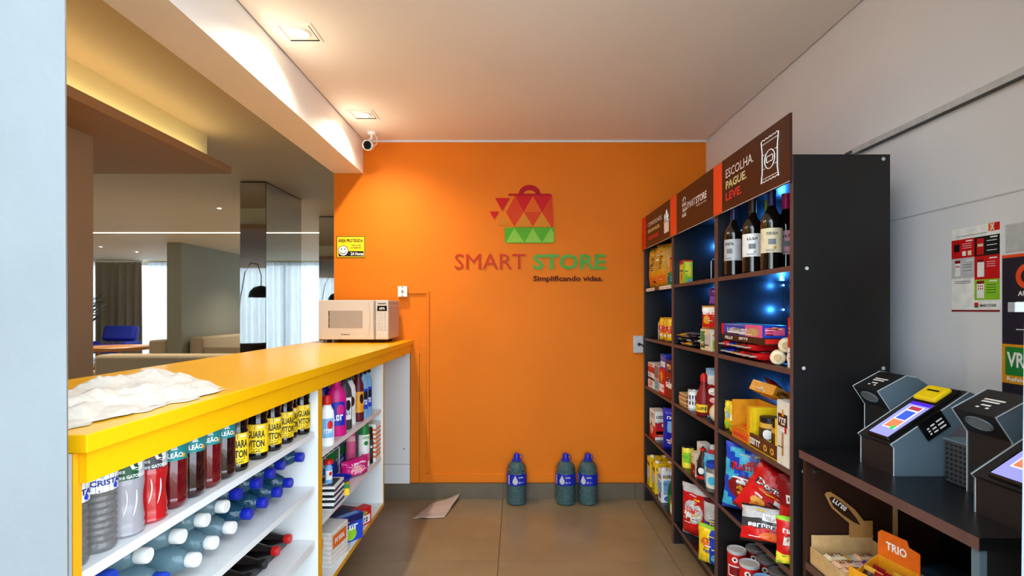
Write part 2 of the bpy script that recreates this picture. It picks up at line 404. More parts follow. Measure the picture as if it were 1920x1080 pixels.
# lounge shell
struct(MB().box(-2.7, 0.855, 0, -2.4, 2.95, 2.3, 'tan_wall'), 'wall_left')
struct(MB().box(-1.276, WY+0.1, 0, 3.2, WY+0.14, LZ, 'lounge_paint'), 'wall_lounge_front')
struct(MB().box(3.1, WY+0.1, 0, 3.2, 13.4, LZ, 'lounge_paint'), 'wall_lounge_right')
struct(MB().box(-13.1, -2.3, 0, -13.0, 13.4, LZ, 'lounge_paint'), 'wall_lounge_left')
struct(MB().box(-2.75, -2.3, 0, -2.55, 0.855, LZ, 'lounge_paint'), 'wall_lounge_side')
struct(MB().box(-13.1, -2.4, LZ, -1.276, 13.6, LZ+0.12, 'lounge_paint').box(-1.276, WY+0.1, LZ, 3.2, 13.6, LZ+0.12, 'lounge_paint'), 'ceiling')
dc = MB().box(-13.0, -2.3, 2.3, -2.06, 3.76, 2.352, 'fascia_paint')
struct(dc, 'trim_5')
struct(MB().box(-13.0, -2.3, 2.352, -2.2, 3.70, LZ, 'cove_paint'), 'trim_6')
struct(MB().box(-6.45, 9.6, 0, -6.18, 13.2, LZ, 'sage_wall'), 'wall_partition')
def window(name, xs, y, facing):
    w = MB()
    x0, x1 = xs[0], xs[-1]
    w.box(x0, y-0.03, 2.46, x1, y+0.03, LZ, 'window_frame').box(x0, y-0.03, 0, x1, y+0.03, 0.08, 'window_frame')
    wo = struct(w, name)
    for x in xs: MB().box(x-0.03, y-0.03, 0.08, x+0.03, y+0.03, 2.46, 'window_frame').build('mullion', wo)
    for a, b in zip(xs, xs[1:]): MB().box(a+0.03, y-0.003, 0.08, b-0.03, y+0.003, 2.46, 'pane').build('pane', wo)
window('window_1', [-13+2.02*i for i in range(9)], 13.45, -1)
window('window_2', [-12.9+2.07*i for i in range(6)], -2.3, 1)
def curtain(name, x0, x1, y, k, label, cat, amp=0.05, per=0.16, z1=2.53, group=None):
    n = int((x1-x0)/per*8); v = []; ph = random.uniform(0, 6)
    for i in range(n+1):
        x = x0+(x1-x0)*i/n; t = x/per*2*PI+ph
        yy = y+amp*math.sin(t)+0.4*amp*math.sin(t*0.37+1)
        v.append((x+0.02*math.sin(t*0.5), yy, 0.03)); v.append((x, y+0.6*(yy-y), z1))
    mb = MB().add(v, [(2*i, 2*i+2, 2*i+3, 2*i+1) for i in range(n)], k)
    r = empty(name, (0, 0, 0), 0, label, cat, group)
    mb.build('fabric', r, smooth=80)
    MB().box(x0, y-0.015, z1, x1, y+0.015, LZ, 'white').build('rail', r)
    return r
curtain('sheer_curtain', -9.45, -6.6, 13.3, 'sheer', 'pale sheer curtain between the grey drape and the sage wall', 'curtain')
curtain('sheer_curtain', -12.9, -10.75, 13.3, 'sheer', 'pale sheer curtain behind the potted palm at far left', 'curtain')
curtain('sheer_curtain', -6.1, 3.0, 13.3, 'sheer', 'bright white sheer curtain seen beside the mirrored column and orange wall', 'curtain')
curtain('drape', -10.72, -9.5, 13.22, 'drape', 'heavy grey-beige drape hanging behind the blue lounge chair', 'curtain', amp=0.07, per=0.2)
curtain('sheer_curtain', -12.8, -2.8, -2.15, 'sheer', 'white sheer curtain reflected in the mirrored column', 'curtain')
def mirror_column(name, x0, x1, y0, y1, label):
    r = empty(name, ((x0+x1)/2, (y0+y1)/2, 0), 0, label, 'mirror')
    cx, cy = (x0+x1)/2, (y0+y1)/2; hx, hy = (x1-x0)/2, (y1-y0)/2
    MB().box(-hx+0.004, -hy+0.004, 0, hx-0.004, hy-0.004, LZ, 'mirror_edge').build('core', r)
    e = 0.006
    MB().box(-hx+e, -hy, 0.01, hx-e, -hy+0.004, LZ-0.012, 'mirror').build('mirror_panel', r)
    MB().box(hx-0.004, -hy+e, 0.01, hx, hy-e, LZ-0.012, 'mirror').build('mirror_panel', r)
    MB().box(-hx, -hy+e, 0.01, -hx+0.004, hy-e, LZ-0.012, 'mirror').build('mirror_panel', r)
    return r
mirror_column('mirrored_column', -2.675, -2.42, 5.03, 5.86, 'mirror-clad square column standing behind the yellow counter')
mirror_column('mirrored_column', -2.62, -2.0, 6.9, 7.5, 'farther mirror-clad column beside the left edge of the orange wall')

# lounge lights
ls = empty('linear_light', (-7, 8.36, LZ), 0, 'thin glowing linear light strip across the lounge ceiling', 'light')
MB().box(-6, -0.02, -0.006, 6.5, 0.02, 0.0, 'led_line').build('diffuser', ls)
MB().box(-6.02, -0.03, -0.004, 6.52, -0.02, 0.0, 'white').box(-6.02, 0.02, -0.004, 6.52, 0.03, 0.0, 'white').build('profile', ls)
cvl = empty('cove_light', (-2.13, 0.9, 2.352), 0, 'warm cove light strip hidden on the dropped ceiling ledge', 'light')
MB().box(-0.02, -0.05, 0, 0.0, 2.75, 0.012, 'led_cove').build('strip', cvl)
def lamp(name, t, parent, loc, power, col, **kw):
    d = bpy.data.lights.new(name, t); d.energy = power; d.color = col
    for k, v in kw.items(): setattr(d, k, v)
    o = bpy.data.objects.new(name, d); COL.objects.link(o); o.parent = parent; o.location = loc
    return o
def downlight(x, y, z, label, big=True, power=SPOT_POWER):
    r = empty('downlight', (x, y, z), 0, label, 'ceiling light', 'recessed downlights')
    s = 0.075 if big else 0.05
    f = MB()
    for a, b, c, d in ((-s, -s, s, -s*0.86), (-s, s*0.86, s, s), (-s, -s*0.86, -s*0.86, s*0.86), (s*0.86, -s*0.86, s, s*0.86)):
        f.box(a, b, -0.004, c, d, 0.0, 'ceiling_paint')
    f.box(-s*0.86, s*0.80, -0.003, s*0.86, s*0.86, 0.0, 'gap_black').box(s*0.80, -s*0.86, -0.003, s*0.86, s*0.80, 0, 'gap_black')
    f.build('frame', r)
    MB().lathe([(s*0.55, -0.006), (s*0.62, -0.003), (s*0.62, 0.0)], 'white', 18).build('ring', r)
    MB().lathe([(0.0, -0.012), (s*0.3, -0.010), (s*0.5, -0.005), (s*0.5, 0.0)], 'bulb' if big else 'bulb_dim', 18).build('bulb', r, smooth=60)
    lamp('downlight_lamp', 'SPOT', r, (0, 0, -0.02), power, SPOT_COL, spot_size=math.radians(152 if big else 120), spot_blend=0.9, shadow_soft_size=0.018)
    return r
downlight(-0.925, 2.22, CZ, 'square recessed downlight nearer the camera beside the white beam')
downlight(-0.925, 3.15, CZ, 'square recessed downlight near the orange wall and security camera')
for x, y, l in ((-3.62, 6.34, 'small lounge downlight nearest the mirrored column'), (-8.15, 10.2, 'small lounge downlight above the blue lounge chair'), (-8.1, 11.1, 'small lounge downlight nearest the pale sheer curtain')):
    downlight(x, y, LZ, l, False, 60.0)
for x, y, l in ((-5.6, 6.3, 'unseen fill downlight added behind the dropped ceiling'), (-9.5, 6.3, 'unseen fill downlight added far left in the lounge'), (-5.0, 11.0, 'unseen fill downlight added behind the mirrored column'), (-1.6, 6.3, 'unseen fill downlight added behind the orange wall'), (-3.0, 8.9, 'unseen fill downlight added past the mirrored columns')):  # out-of-view downlights added to brighten the lounge
    downlight(x, y, LZ, l, False, 60.0)

# lounge furniture
def rounded(mb_boxes, name, parent, k, bevel=0.03):
    m = MB()
    for b in mb_boxes: m.box(*b, k)
    return m.build(name, parent, bevel=bevel, smooth=40)
sf = empty('sofa', (-4.2, 6.2, 0), 0, 'long beige sofa seen from behind just past the yellow counter', 'sofa')
rounded([(-0.62, -0.28, 0.12, 1.9, 0.0, 0.80)], 'backrest', sf, 'sofa_cloth', 0.04)
rounded([(-0.62, 0.0, 0.12, 1.9, 0.7, 0.44)], 'seat', sf, 'sofa_cloth', 0.04)
rounded([(-0.86, -0.28, 0.12, -0.62, 0.7, 0.60)], 'armrest', sf, 'sofa_cloth', 0.04)
for x in (-0.7, 1.8):
    for y in (-0.2, 0.6): MB().lathe([(0.02, 0), (0.03, 0.12)], 'dbrown', 8, (x, y, 0)).build('leg', sf)
bn = empty('bench_sofa', (-6.14, 9.75, 0), 0, 'beige upholstered bench against the sage partition wall', 'sofa')
rounded([(0.0, 0.0, 0.15, 0.26, 2.3, 0.80)], 'backrest', bn, 'sofa_cloth', 0.04)
rounded([(0.26, 0.12, 0.15, 0.95, 2.3, 0.45)], 'seat', bn, 'sofa_cloth', 0.04)
rounded([(0.27, 0.0, 0.15, 0.95, 0.11, 0.62)], 'armrest', bn, 'sofa_cloth', 0.03)
for x in (0.08, 0.85):
    for y in (0.06, 2.2): MB().lathe([(0.02, 0), (0.03, 0.15)], 'dbrown', 8, (x, y, 0)).build('leg', bn)
st = empty('ottoman', (-6.70, 9.95, 0), 0, 'small beige upholstered block left of the sage partition wall', 'sofa')
rounded([(-0.17, -0.25, 0.12, 0.17, 0.25, 0.75)], 'cushion', st, 'sofa_cloth', 0.04)
for x in (-0.12, 0.12):
    for y in (-0.2, 0.2): MB().lathe([(0.015, 0), (0.02, 0.12)], 'dbrown', 8, (x, y, 0)).build('leg', st)
ct = empty('coffee_table', (-7.9, 10.3, 0), 0, 'round light wooden table in front of the blue lounge chair', 'table')
MB().lathe([(0.0, 0.52), (0.54, 0.52), (0.57, 0.54), (0.57, 0.585), (0.55, 0.6), (0.0, 0.6)], 'wood', 32).build('tabletop', ct, smooth=40)
for a in range(3): MB().tube([(0.42*math.cos(a*2.1), 0.42*math.sin(a*2.1), 0.0), (0.3*math.cos(a*2.1), 0.3*math.sin(a*2.1), 0.52)], 0.025, 'wood').build('leg', ct)
lc = empty('lounge_chair', (-9.2, 11.9, 0), 0.1, 'royal blue padded lounge chair beside the round wooden table', 'chair')
s0 = MB().box(-0.36, -0.10, 0.62, 0.36, 0.10, 0.98, 'blue_velvet'); s0.xf(Matrix.Rotation(-0.3, 4, 'X'), 0); s0.build('backrest', lc, bevel=0.06, smooth=40)
MB().box(-0.38, -0.55, 0.36, 0.38, 0.20, 0.54, 'blue_velvet').build('seat', lc, bevel=0.06, smooth=40)
for s_ in (-1, 1): MB().box(s_*0.44-0.06, -0.4, 0.52, s_*0.44+0.06, 0.15, 0.60, 'blue_velvet').build('armrest', lc, bevel=0.025)
MB().lathe([(0.03, 0.08), (0.03, 0.36)], 'steel', 10, (0, -0.15, 0)).build('post', lc)
for a in range(5): MB().tube([(0, -0.15, 0.08), (0.33*math.cos(a*1.257), -0.15+0.33*math.sin(a*1.257), 0.015)], 0.018, 'steel').build('leg', lc)
pm = empty('potted_palm', (-10.2, 12.2, 0), 0, 'dark green potted palm standing at the left end of the lounge', 'plant')
MB().lathe([(0.16, 0), (0.22, 0.42), (0.24, 0.45), (0.20, 0.45), (0.19, 0.40), (0.0, 0.40)], 'terracotta', 18).build('pot', pm, smooth=40)
for q in range(5):
    a = q*1.3; bx, by = 0.05*math.cos(a), 0.05*math.sin(a)
    MB().tube([(bx, by, 0.4), (bx*2, by*2, 0.8), (bx*3.2+0.02, by*3.2, 1.1+0.1*q)], [0.014, 0.012, 0.008], 'leaf').build('stem', pm)
for q in range(60):
    a = q*2.399; zc = 0.98+0.62*(q/60.0); h = random.uniform(0.25, 0.42)*(1.1-0.4*abs(q/60-0.5)); dr = random.uniform(-0.25, 0.6)
    ca, sa = math.cos(a), math.sin(a); x, y = 0.12*ca, 0.12*sa; pts = []
    for t, w in ((0, 0.015), (0.35, 0.06), (0.7, 0.05), (1.0, 0.006)):
        rr = h*t; z = zc+0.25*t*h*2-dr*h*t*t
        pts += [(x+ca*rr-sa*w, y+sa*rr+ca*w, z), (x+ca*rr+sa*w, y+sa*rr-ca*w, z+0.01)]
    MB().add(pts, [(0, 1, 3, 2), (2, 3, 5, 4), (4, 5, 7, 6)], 'leaf').build('leaf', pm)
al = empty('arc_floor_lamp', (-4.85, 1.15, 0), 0, 'dark grey arched floor lamp with dome shade seen in the mirrored column', 'floor lamp')
MB().lathe([(0.0, 0.0), (0.2, 0.0), (0.2, 0.03), (0.0, 0.04)], 'lamp_metal', 20).build('base', al, smooth=40)
MB().tube([(0, 0, 0.03), (0.03, 0, 0.8), (0.12, 0, 1.5), (0.2, 0, 1.95), (0.30, 0, 2.12), (0.42, 0, 2.1), (0.48, 0, 1.9), (0.48, 0, 1.72)], 0.009, 'lamp_metal', 8).build('pole', al, smooth=60)
MB().lathe([(0.0, 0.2), (0.03, 0.2), (0.12, 0.17), (0.18, 0.10), (0.205, 0.0), (0.2, 0.0), (0.17, 0.09), (0.1, 0.16), (0.0, 0.18)], 'lamp_metal', 20, (0.48, 0, 1.53)).build('lamp_shade', al, smooth=50)
ac = empty('leather_armchair', (-4.3, 1.7, 0), 0.4, 'dark brown leather armchair reflected at the foot of the mirrored column', 'chair')
MB().box(-0.4, -0.4, 0.2, 0.4, 0.35, 0.45, 'leather').build('seat', ac, bevel=0.05)
MB().lathe([(0.40, 0.2), (0.44, 0.5), (0.42, 0.78), (0.36, 0.8), (0.34, 0.45)], 'leather', 16, (0, 0, 0), 'z', -0.3, PI+0.3).build('backrest', ac, smooth=60)
for x in (-0.3, 0.3):
    for y in (-0.3, 0.25): MB().lathe([(0.015, 0), (0.022, 0.2)], 'dbrown', 8, (x, y, 0)).build('leg', ac)

# ------------------------------------------------------------------ counter and the shelving under it
CT = 1.107
co = empty('counter', (-1.03, 2.25, 0), 0, 'long yellow serving counter running along the left side', 'counter')
co_off = (1.03, -2.25, 0)
def at_counter(mb): return mb.xf(Matrix.Translation(co_off))
at_counter(MB().box(-1.35, 0.872, CT-0.031, -0.72, WY-0.001, CT, 'counter_yellow')).build('worktop', co, bevel=0.0015)
at_counter(MB().box(-0.744, 0.885, CT-0.085, -0.731, WY-0.0135, CT-0.031, 'counter_yellow')).build('apron', co)
at_counter(MB().box(-1.345, 0.885, CT-0.3, -1.325, WY-0.012, CT-0.031, 'counter_yellow')).build('rear_apron', co)
at_counter(MB().box(-1.27, WY-0.02, 0.243, -0.742, WY, CT-0.031, 'melamine')).build('end_panel', co)
at_counter(MB().box(-1.27, WY-0.02, 0.108, -0.742, WY, 0.240, 'melamine')).build('end_panel', co)
for z in (0.35, 1.0):
    at_counter(MB().lathe([(0.0, -0.0225), (0.005, -0.0225), (0.005, -0.018)], 'dgrey', 8, (-0.782, WY, z), 'y')).build('screw', co)
UX0, UX1 = -1.32, -0.745
def under_unit(y0, y1, shelves, bottom, label):
    r = empty('shelf_unit', ((UX0+UX1)/2, (y0+y1)/2, 0), 0, label, 'shelf')
    off = Matrix.Translation((-(UX0+UX1)/2, -(y0+y1)/2, 0)); top = CT-0.032
    def B(nm, *a, bevel=0.0): return MB().box(*a).xf(off).build(nm, r, bevel=bevel)
    for y in (y0, y1-0.018):
        p = B('side_panel', UX0, y, bottom, UX1-0.002, y+0.018, top, 'melamine')
        B('edge_band', UX1-0.002, y, bottom, UX1, y+0.018, top, 'edge_yellow').parent = p
    B('back_panel', UX0, y0+0.018, bottom, UX0+0.012, y1-0.018, top, 'melamine')
    for z in shelves: B('shelf', UX0+0.012, y0+0.0185, z-0.02, UX1-0.012, y1-0.0185, z, 'melamine')
    p = B('bottom_board', UX0+0.012, y0+0.0185, bottom, UX1-0.002, y1-0.0185, bottom+0.02, 'melamine')
    B('edge_band', UX1-0.002, y0+0.0185, bottom, UX1, y1-0.0185, bottom+0.02, 'edge_yellow').parent = p
    for y in (y0+0.1, y1-0.16): B('foot', UX0+0.05, y, 0, UX0+0.4, y+0.06, bottom, 'dgrey')
    return r, B
SA, SB, SD = 0.86, 0.653, 0.449
lu, BL_ = under_unit(0.874, 1.976, (SA, SB), 0.215, 'white under-counter shelf unit holding the soft drinks and water')
BL_('shelf', UX0+0.012, 0.893, SD-0.03, UX1-0.10, 1.957, SD-0.006, 'melamine_grey')
BL_('shelf_rail', UX1-0.10, 0.893, SD-0.03, UX1-0.012, 1.957, SD+0.002, 'melamine')
TA, TB, TC_ = 0.762, 0.497, 0.235
ru, BR_ = under_unit(1.978, 2.934, (TA, TB), 0.215, 'white under-counter shelf unit holding the cleaning products')

# ------------------------------------------------------------------ microwave
mw = empty('microwave', (-1.033, 3.45, CT), 0, 'cream microwave oven on the far end of the yellow counter', 'microwave')
def mwb(nm, *a, bevel=0.0, p=None): return MB().box(*a).build(nm, p or mw, bevel=bevel)
mwb('casing', -0.221, -0.135, 0.022, 0.221, 0.15, 0.272, 'appliance_side', bevel=0.006)
dr = mwb('door', -0.221, -0.152, 0.022, 0.136, -0.135, 0.272, 'appliance', bevel=0.004)
mwb('window', -0.157, -0.1535, 0.095, 0.058, -0.152, 0.205, 'appliance_window', p=dr)
MB().prism([(0.105, 0.024), (0.136, 0.024), (0.133, 0.15), (0.136, 0.27), (0.108, 0.27), (0.118, 0.15)], -0.178, -0.153, 'y', 'appliance').build('handle', dr, bevel=0.005)
MB().text('Panasonic', (-0.05, -0.1525, 0.055), (1, 0, 0), (0, 0, 1), 0.055, 0.009, 'print_black').build('lettering', dr)
MB().box(-0.158, -0.1537, 0.17, -0.151, -0.152, 0.203, 'dgrey').box(-0.158, -0.1537, 0.097, -0.151, -0.152, 0.122, 'dgrey').box(-0.1575, -0.1538, 0.126, -0.1515, -0.152, 0.166, 'dgrey').build('lettering', dr)
pn = mwb('control_panel', 0.140, -0.152, 0.022, 0.221, -0.135, 0.272, 'appliance', bevel=0.004)
mwb('display', 0.152, -0.1535, 0.203, 0.212, -0.152, 0.236, 'lens_black', p=pn)
MB().text('12:45', (0.182, -0.154, 0.219), (1, 0, 0), (0, 0, 1), 0.035, 0.014, 'print_white', False).build('lettering', pn)
MB().box(0.154, -0.1528, 0.247, 0.206, -0.152, 0.253, 'dgrey').build('lettering', pn)
for j in range(8):
    for i in range(3):
        MB().lathe([(0.0, -0.1545), (0.006, -0.1545), (0.007, -0.152)], 'lgrey' if j < 6 else 'offwhite', 8, (0.162+i*0.019, 0, 0.186-j*0.02), 'y').build('button', pn)
for x in (-0.17, 0.17):
    for y in (-0.1, 0.11): MB().lathe([(0.014, 0), (0.017, 0.024)], 'black', 10, (x, y, 0)).build('foot', mw)
MB().box(0.2212, -0.06, 0.06, 0.2222, 0.10, 0.062, 'lgrey').box(0.2212, -0.1, 0.236, 0.2225, 0.14, 0.242, 'offwhite').build('vent', mw)
MB().tube([(-0.222, 0.08, 0.14), (-0.236, 0.05, 0.10), (-0.238, 0.02, 0.03), (-0.232, -0.03, 0.006), (-0.17, -0.10, 0.005)], 0.0045, 'black').build('power_cord', mw, smooth=60)

# ------------------------------------------------------------------ things on the orange wall
def wall_item(name, x, z, label, cat): return empty(name, (x, WY, z), 0, label, cat)
ob = wall_item('power_outlet', -0.789, 1.444, 'small white surface power outlet above the microwave', 'outlet')
MB().box(-0.033, -0.038, -0.037, 0.033, 0, 0.037, 'plastic_white').build('box', ob, bevel=0.004)
for z in (-0.029, 0.029): MB().lathe([(0, -0.0395), (0.004, -0.0395), (0.004, -0.037)], 'dgrey', 8, (0, 0, z), 'y').build('screw', ob)
MB().lathe([(0.0, -0.0385), (0.011, -0.0385), (0.012, -0.038)], 'lgrey', 12, (0, 0, 0), 'y').build('socket', ob)
MB().box(-0.002, -0.0395, -0.012, 0.002, -0.0383, -0.004, 'print_black').box(-0.002, -0.0395, 0.004, 0.002, -0.0383, 0.012, 'print_black').box(0.004, -0.0395, -0.003, 0.008, -0.0383, 0.003, 'print_black').build('socket_hole', ob)
tr = wall_item('cable_trunking', -0.62, 0.1, 'orange painted cable trunking from the outlet down along the floor', 'trunking')
def trb(nm, x0, z0, x1, z1, d): MB().box(x0+0.62, -d, z0-0.1, x1+0.62, 0, z1-0.1, 'orange_paint').build(nm, tr, bevel=0.002)
trb('channel', -0.756, 1.430, -0.608, 1.449, 0.012); trb('channel', -0.627, 0.176, -0.608, 1.430, 0.012)
trb('channel', -0.676, 0.115, -0.6275, 1.07, 0.007); trb('channel', -0.674, 0.113, 0.95, 0.172, 0.010)
trb('channel', -0.738, 0.112, -0.677, 1.018, 0.012)
sw = wall_item('switch_box', 0.847, 1.078, 'pale grey surface socket box beside the black shelves', 'outlet')
MB().box(-0.034, -0.04, -0.06, 0.034, 0, 0.06, 'lgrey').build('box', sw, bevel=0.005)
MB().lathe([(0.0, -0.055), (0.009, -0.055), (0.012, -0.04)], 'black', 10, (0.005, 0, 0.0), 'y').build('plug', sw)
MB().tube([(0.005, -0.05, 0.0), (0.012, -0.06, 0.004), (0.025, -0.055, -0.005), (0.034, -0.03, -0.02)], 0.0035, 'black').build('cord', sw)
ss = wall_item('security_sign', -1.158, 1.757, 'yellow security notice with smiling face on the orange wall', 'sign')
MB().box(-0.099, -0.003, -0.075, 0.099, 0, 0.075, 'print_yellow').build('plate', ss)
p = MB(); 
for a in ((-0.099, -0.075, 0.099, -0.071), (-0.099, 0.071, 0.099, 0.075), (-0.099, -0.075, -0.095, 0.075), (0.095, -0.075, 0.099, 0.075), (-0.085, -0.066, 0.09, -0.029)):
    p.box(a[0], -0.0036, a[1], a[2], -0.003, a[3], 'print_black')
p.flat(disc_geo(20), (-0.052, -0.0042, -0.027), (0.037, 0, 0), (0, 0, 0.037), 'print_black').flat(disc_geo(20), (-0.052, -0.0046, -0.027), (0.033, 0, 0), (0, 0, 0.033), 'print_white')
for x in (-0.064, -0.040): p.flat(disc_geo(10), (x, -0.005, -0.016), (0.004, 0, 0), (0, 0, 0.007), 'print_black')
p.tube([(-0.052+0.022*math.cos(a), -0.005, -0.030+0.018*math.sin(a)) for a in [PI+PI*i/8 for i in range(9)]], 0.0022, 'print_black', 4)
p.text('ÁREA PROTEGIDA', (0, -0.0042, 0.047), (1, 0, 0), (0, 0, 1), 0.172, 0.028, 'print_black')
p.text('24 Horas', (0.045, -0.0044, -0.048), (1, 0, 0), (0, 0, 1), 0.088, 0.022, 'print_white')
p.text('VIGILÂNCIA', (0.038, -0.0042, 0.012), (1, 0, 0), (0, 0, 1), 0.065, 0.008, 'print_black', False).text('ELETRÔNICA', (0.038, -0.0042, -0.006), (1, 0, 0), (0, 0, 1), 0.075, 0.008, 'print_black', False)
p.build('print', ss)
cc = empty('security_camera', (-0.965, 3.47, CZ), 0, 'white bullet security camera under the ceiling beside the beam', 'camera')
MB().lathe([(0.0, -0.02), (0.026, -0.02), (0.03, -0.006), (0.03, 0.0)], 'plastic_white', 16).build('mount', cc, smooth=40)
MB().tube([(0, 0, -0.015), (0.0, 0.0, -0.035), (-0.01, -0.015, -0.06)], 0.011, 'plastic_white', 8).build('arm', cc, smooth=60)
b0 = MB().lathe([(0.0, 0.06), (0.028, 0.055), (0.034, 0.03), (0.034, -0.045), (0.031, -0.05)], 'plastic_white', 18, axis='y').build('body', cc, smooth=50)
b0.location = (-0.015, -0.02, -0.093); b0.rotation_euler = (0.25, 0, 0.12)
l0 = MB().lathe([(0.0, -0.0515), (0.024, -0.0515), (0.029, -0.0505)], 'lens_black', 18, axis='y').build('lens', b0)
MB().tube([(0.02, 0.02, -0.01), (0.035, 0.0, -0.04), (0.03, 0.01, -0.075), (0.0, 0.04, -0.085)], 0.003, 'plastic_white').build('cable', cc)

# wall logo: acrylic pieces fixed to the wall (drawn in sign units, 1 unit = 0.829 mm)
lg = wall_item('wall_logo', 0.0, 1.5, 'shopping bag logo with SMART STORE lettering on the orange wall', 'sign')
U = 1/(4.5*268)
def lp(x, y): return (-0.5522+x*U, 2.2909-1.5-y*U)
def piece(name, pts, k, d0=0.0, d1=0.006):
    q = [lp(*a) for a in pts]
    return MB().prism(q, -d1, -d0, 'y', k).build(name, lg)
arc = [(778+92*math.cos(PI-PI*i/14), 197-76*math.sin(PI*i/14)) for i in range(15)]+[(778+52*math.cos(PI*i/14), 197-33*math.sin(PI*i/14)) for i in range(15)]
q = [lp(*a) for a in arc]; n = 15; h = MB()
for i in range(14): h.prism([q[i], q[i+1], q[28-i], q[29-i]], -0.006, 0, 'y', 'acr_dred')
h.build('handle', lg)
piece('top_bar', [(597, 203), (606, 195), (948, 195), (966, 206), (968, 213), (655, 213), (600, 211)], 'acr_dred')
T0, T1, T2 = (656, 213), (806, 213), (969, 213); M0, M1, M2, M3 = (580, 350), (730, 350), (881, 350), (977, 350); B0, B1, B2, B3 = (650, 474), (806, 474), (960, 474), (982, 474)
for pts, k in (((T0, T1, M1), 'acr_red'), ((M0, T0, M1), 'acr_rust'), ((T1, T2, M2), 'acr_red'), ((M1, T1, M2), 'acr_orange'), ((T2, M3, M2), 'acr_rust'),
               ((M0, M1, B0), 'acr_rust'), ((B0, M1, B1), 'acr_gold'), ((M1, M2, B1), 'acr_rust'), ((B1, M2, B2), 'acr_gold'), ((M2, M3, B3, B2), 'acr_rust'),
               (((488, 232), (612, 232), (548, 342)), 'acr_red'), (((442, 345), (520, 345), (480, 412)), 'acr_red'), (((508, 460), (605, 460), (550, 385)), 'acr_gold')):
    piece('triangle', pts, k)
piece('base_band', [(568, 480), (985, 480), (987, 595), (972, 611), (585, 611), (568, 598)], 'acr_green')
for pts in (((580, 606), (650, 486), (734, 606)), ((737, 606), (805, 486), (880, 606)), ((884, 606), (958, 486), (984, 530), (982, 596), (970, 606))):
    piece('light_triangle', pts, 'acr_lime', 0.0055, 0.0075)
def ltext(s, x0, y0, x1, y1, k, bold):
    a, b = lp(x0, y1), lp(x1, y0)
    MB().text(s, ((a[0]+b[0])/2, -0.006, (a[1]+b[1])/2), (1, 0, 0), (0, 0, 1), b[0]-a[0], b[1]-a[1], k, bold, 0.006).build('lettering', lg)
ltext('SMART', 147, 702, 745, 832, 'acr_smart', False); ltext('STORE', 808, 704, 1420, 836, 'acr_store', True); ltext('Simplificando vidas.', 808, 888, 1397, 945, 'acr_brown', True)

# ------------------------------------------------------------------ water jugs, paper, rags
jug = Kind('water_jug')
jp = [(0.0, 0.0), (0.060, 0.0), (0.067, 0.008)]
for i in range(10): jp += [(0.0685, 0.02+i*0.011), (0.0665, 0.0255+i*0.011)]
jp += [(0.0685, 0.132), (0.0685, 0.212), (0.066, 0.218), (0.067, 0.236), (0.060, 0.258), (0.042, 0.282), (0.026, 0.290), (0.024, 0.300)]
jm = MB().lathe(jp, 'jug_water', 40)
def dimple(p):     # diamond facets moulded into the bottle wall
    x, y, z = p; t = math.atan2(y, x); r = math.hypot(x, y)
    if r < 0.055 or 0.13 < z < 0.214: return p
    s = 1-0.035*abs(math.sin(7*t+z*70))*abs(math.sin(7*t-z*70)); return (x*s, y*s, z)
jm.v = [dimple(p) for p in jm.v]
jug.part('body', jm, 25)
jug.part('cap', MB().lathe([(0.027, 0.287), (0.032, 0.289), (0.032, 0.298), (0.022, 0.303), (0.021, 0.330), (0.017, 0.336), (0.0, 0.336)], 'royal', 18), 40)
jl = MB().lathe([(0.0692, 0.135), (0.0692, 0.210)], 'royal', 24)
def cylmap(r, w, h, ang, zc): return lambda a, b: (r*math.cos(ang+a*w/r), r*math.sin(ang+a*w/r), zc+b*h)
R_ = 0.0698
drop = ([(0, 0.55)]+[(0.32*math.sin(t), -0.15-0.32*math.cos(t)) for t in [-2.2+4.4*i/12 for i in range(13)]], [(0, i, i+1) for i in range(1, 13)])
jl.mapped(drop, cylmap(R_, 0.06, 0.06, -PI/2-0.15, 0.172), 'lgrey')
def cyltext(mb, t, r, w, h, ang, zc, k, bold=True): return mb.mapped(text_geo(t, bold), cylmap(r, w, h, ang, zc), k)
cyltext(jl, 'CRYSTAL', R_, 0.036, 0.009, -PI/2+0.45, 0.190, 'print_white')
jl.mapped(disc_geo(12), cylmap(R_, 0.006, 0.006, -PI/2+0.3, 0.157), 'lgrey'); cyltext(jl, '5 L', R_, 0.018, 0.007, -PI/2+0.62, 0.157, 'print_white')
vt = text_geo('CRYSTAL', True); jl.mapped(([(-b*0.2, a) for a, b in vt[0]], vt[1]), cylmap(R_, 0.07, 0.065, -PI/2-0.85, 0.172), 'print_white')
jug.part('label', jl, 50)
hd = MB().tube([(0.021*math.cos(t), -0.005, 0.305+0.0) if False else (0.026+0.014*math.cos(t), -0.012, 0.315+0.018*math.sin(t)) for t in [2*PI*i/12 for i in range(13)]], 0.0028, 'royal', 6)
jug.part('handle_ring', hd, 60)
for x, l, rz in ((0.003, 'blue-capped five litre water jug standing alone against the orange wall', 0.0), (0.337, 'left jug of the pair of blue-capped water jugs on the floor', -0.3), (0.489, 'right jug of the pair of blue-capped water jugs on the floor', -0.45)):
    jug.put((x, 3.552, 0), rz, l, 'water jug', 'water jugs against the wall')
pf = MB(); N = 10; v = []
for j in range(N+1):
    for i in range(N+1):
        a, b = i/N, j/N
        x = -0.655+0.20*a+0.085*b-0.02*a*b; y = 3.27+0.02*a+0.28*b+0.07*a*b
        v.append((x, y, 0.003+0.02*max(0, noise.noise((a*3, b*3, 1.2)))+0.012*(a*b)**2*3))
fs = [(j*(N+1)+i, j*(N+1)+i+1, (j+1)*(N+1)+i+1, (j+1)*(N+1)+i) for j in range(N) for i in range(N)]
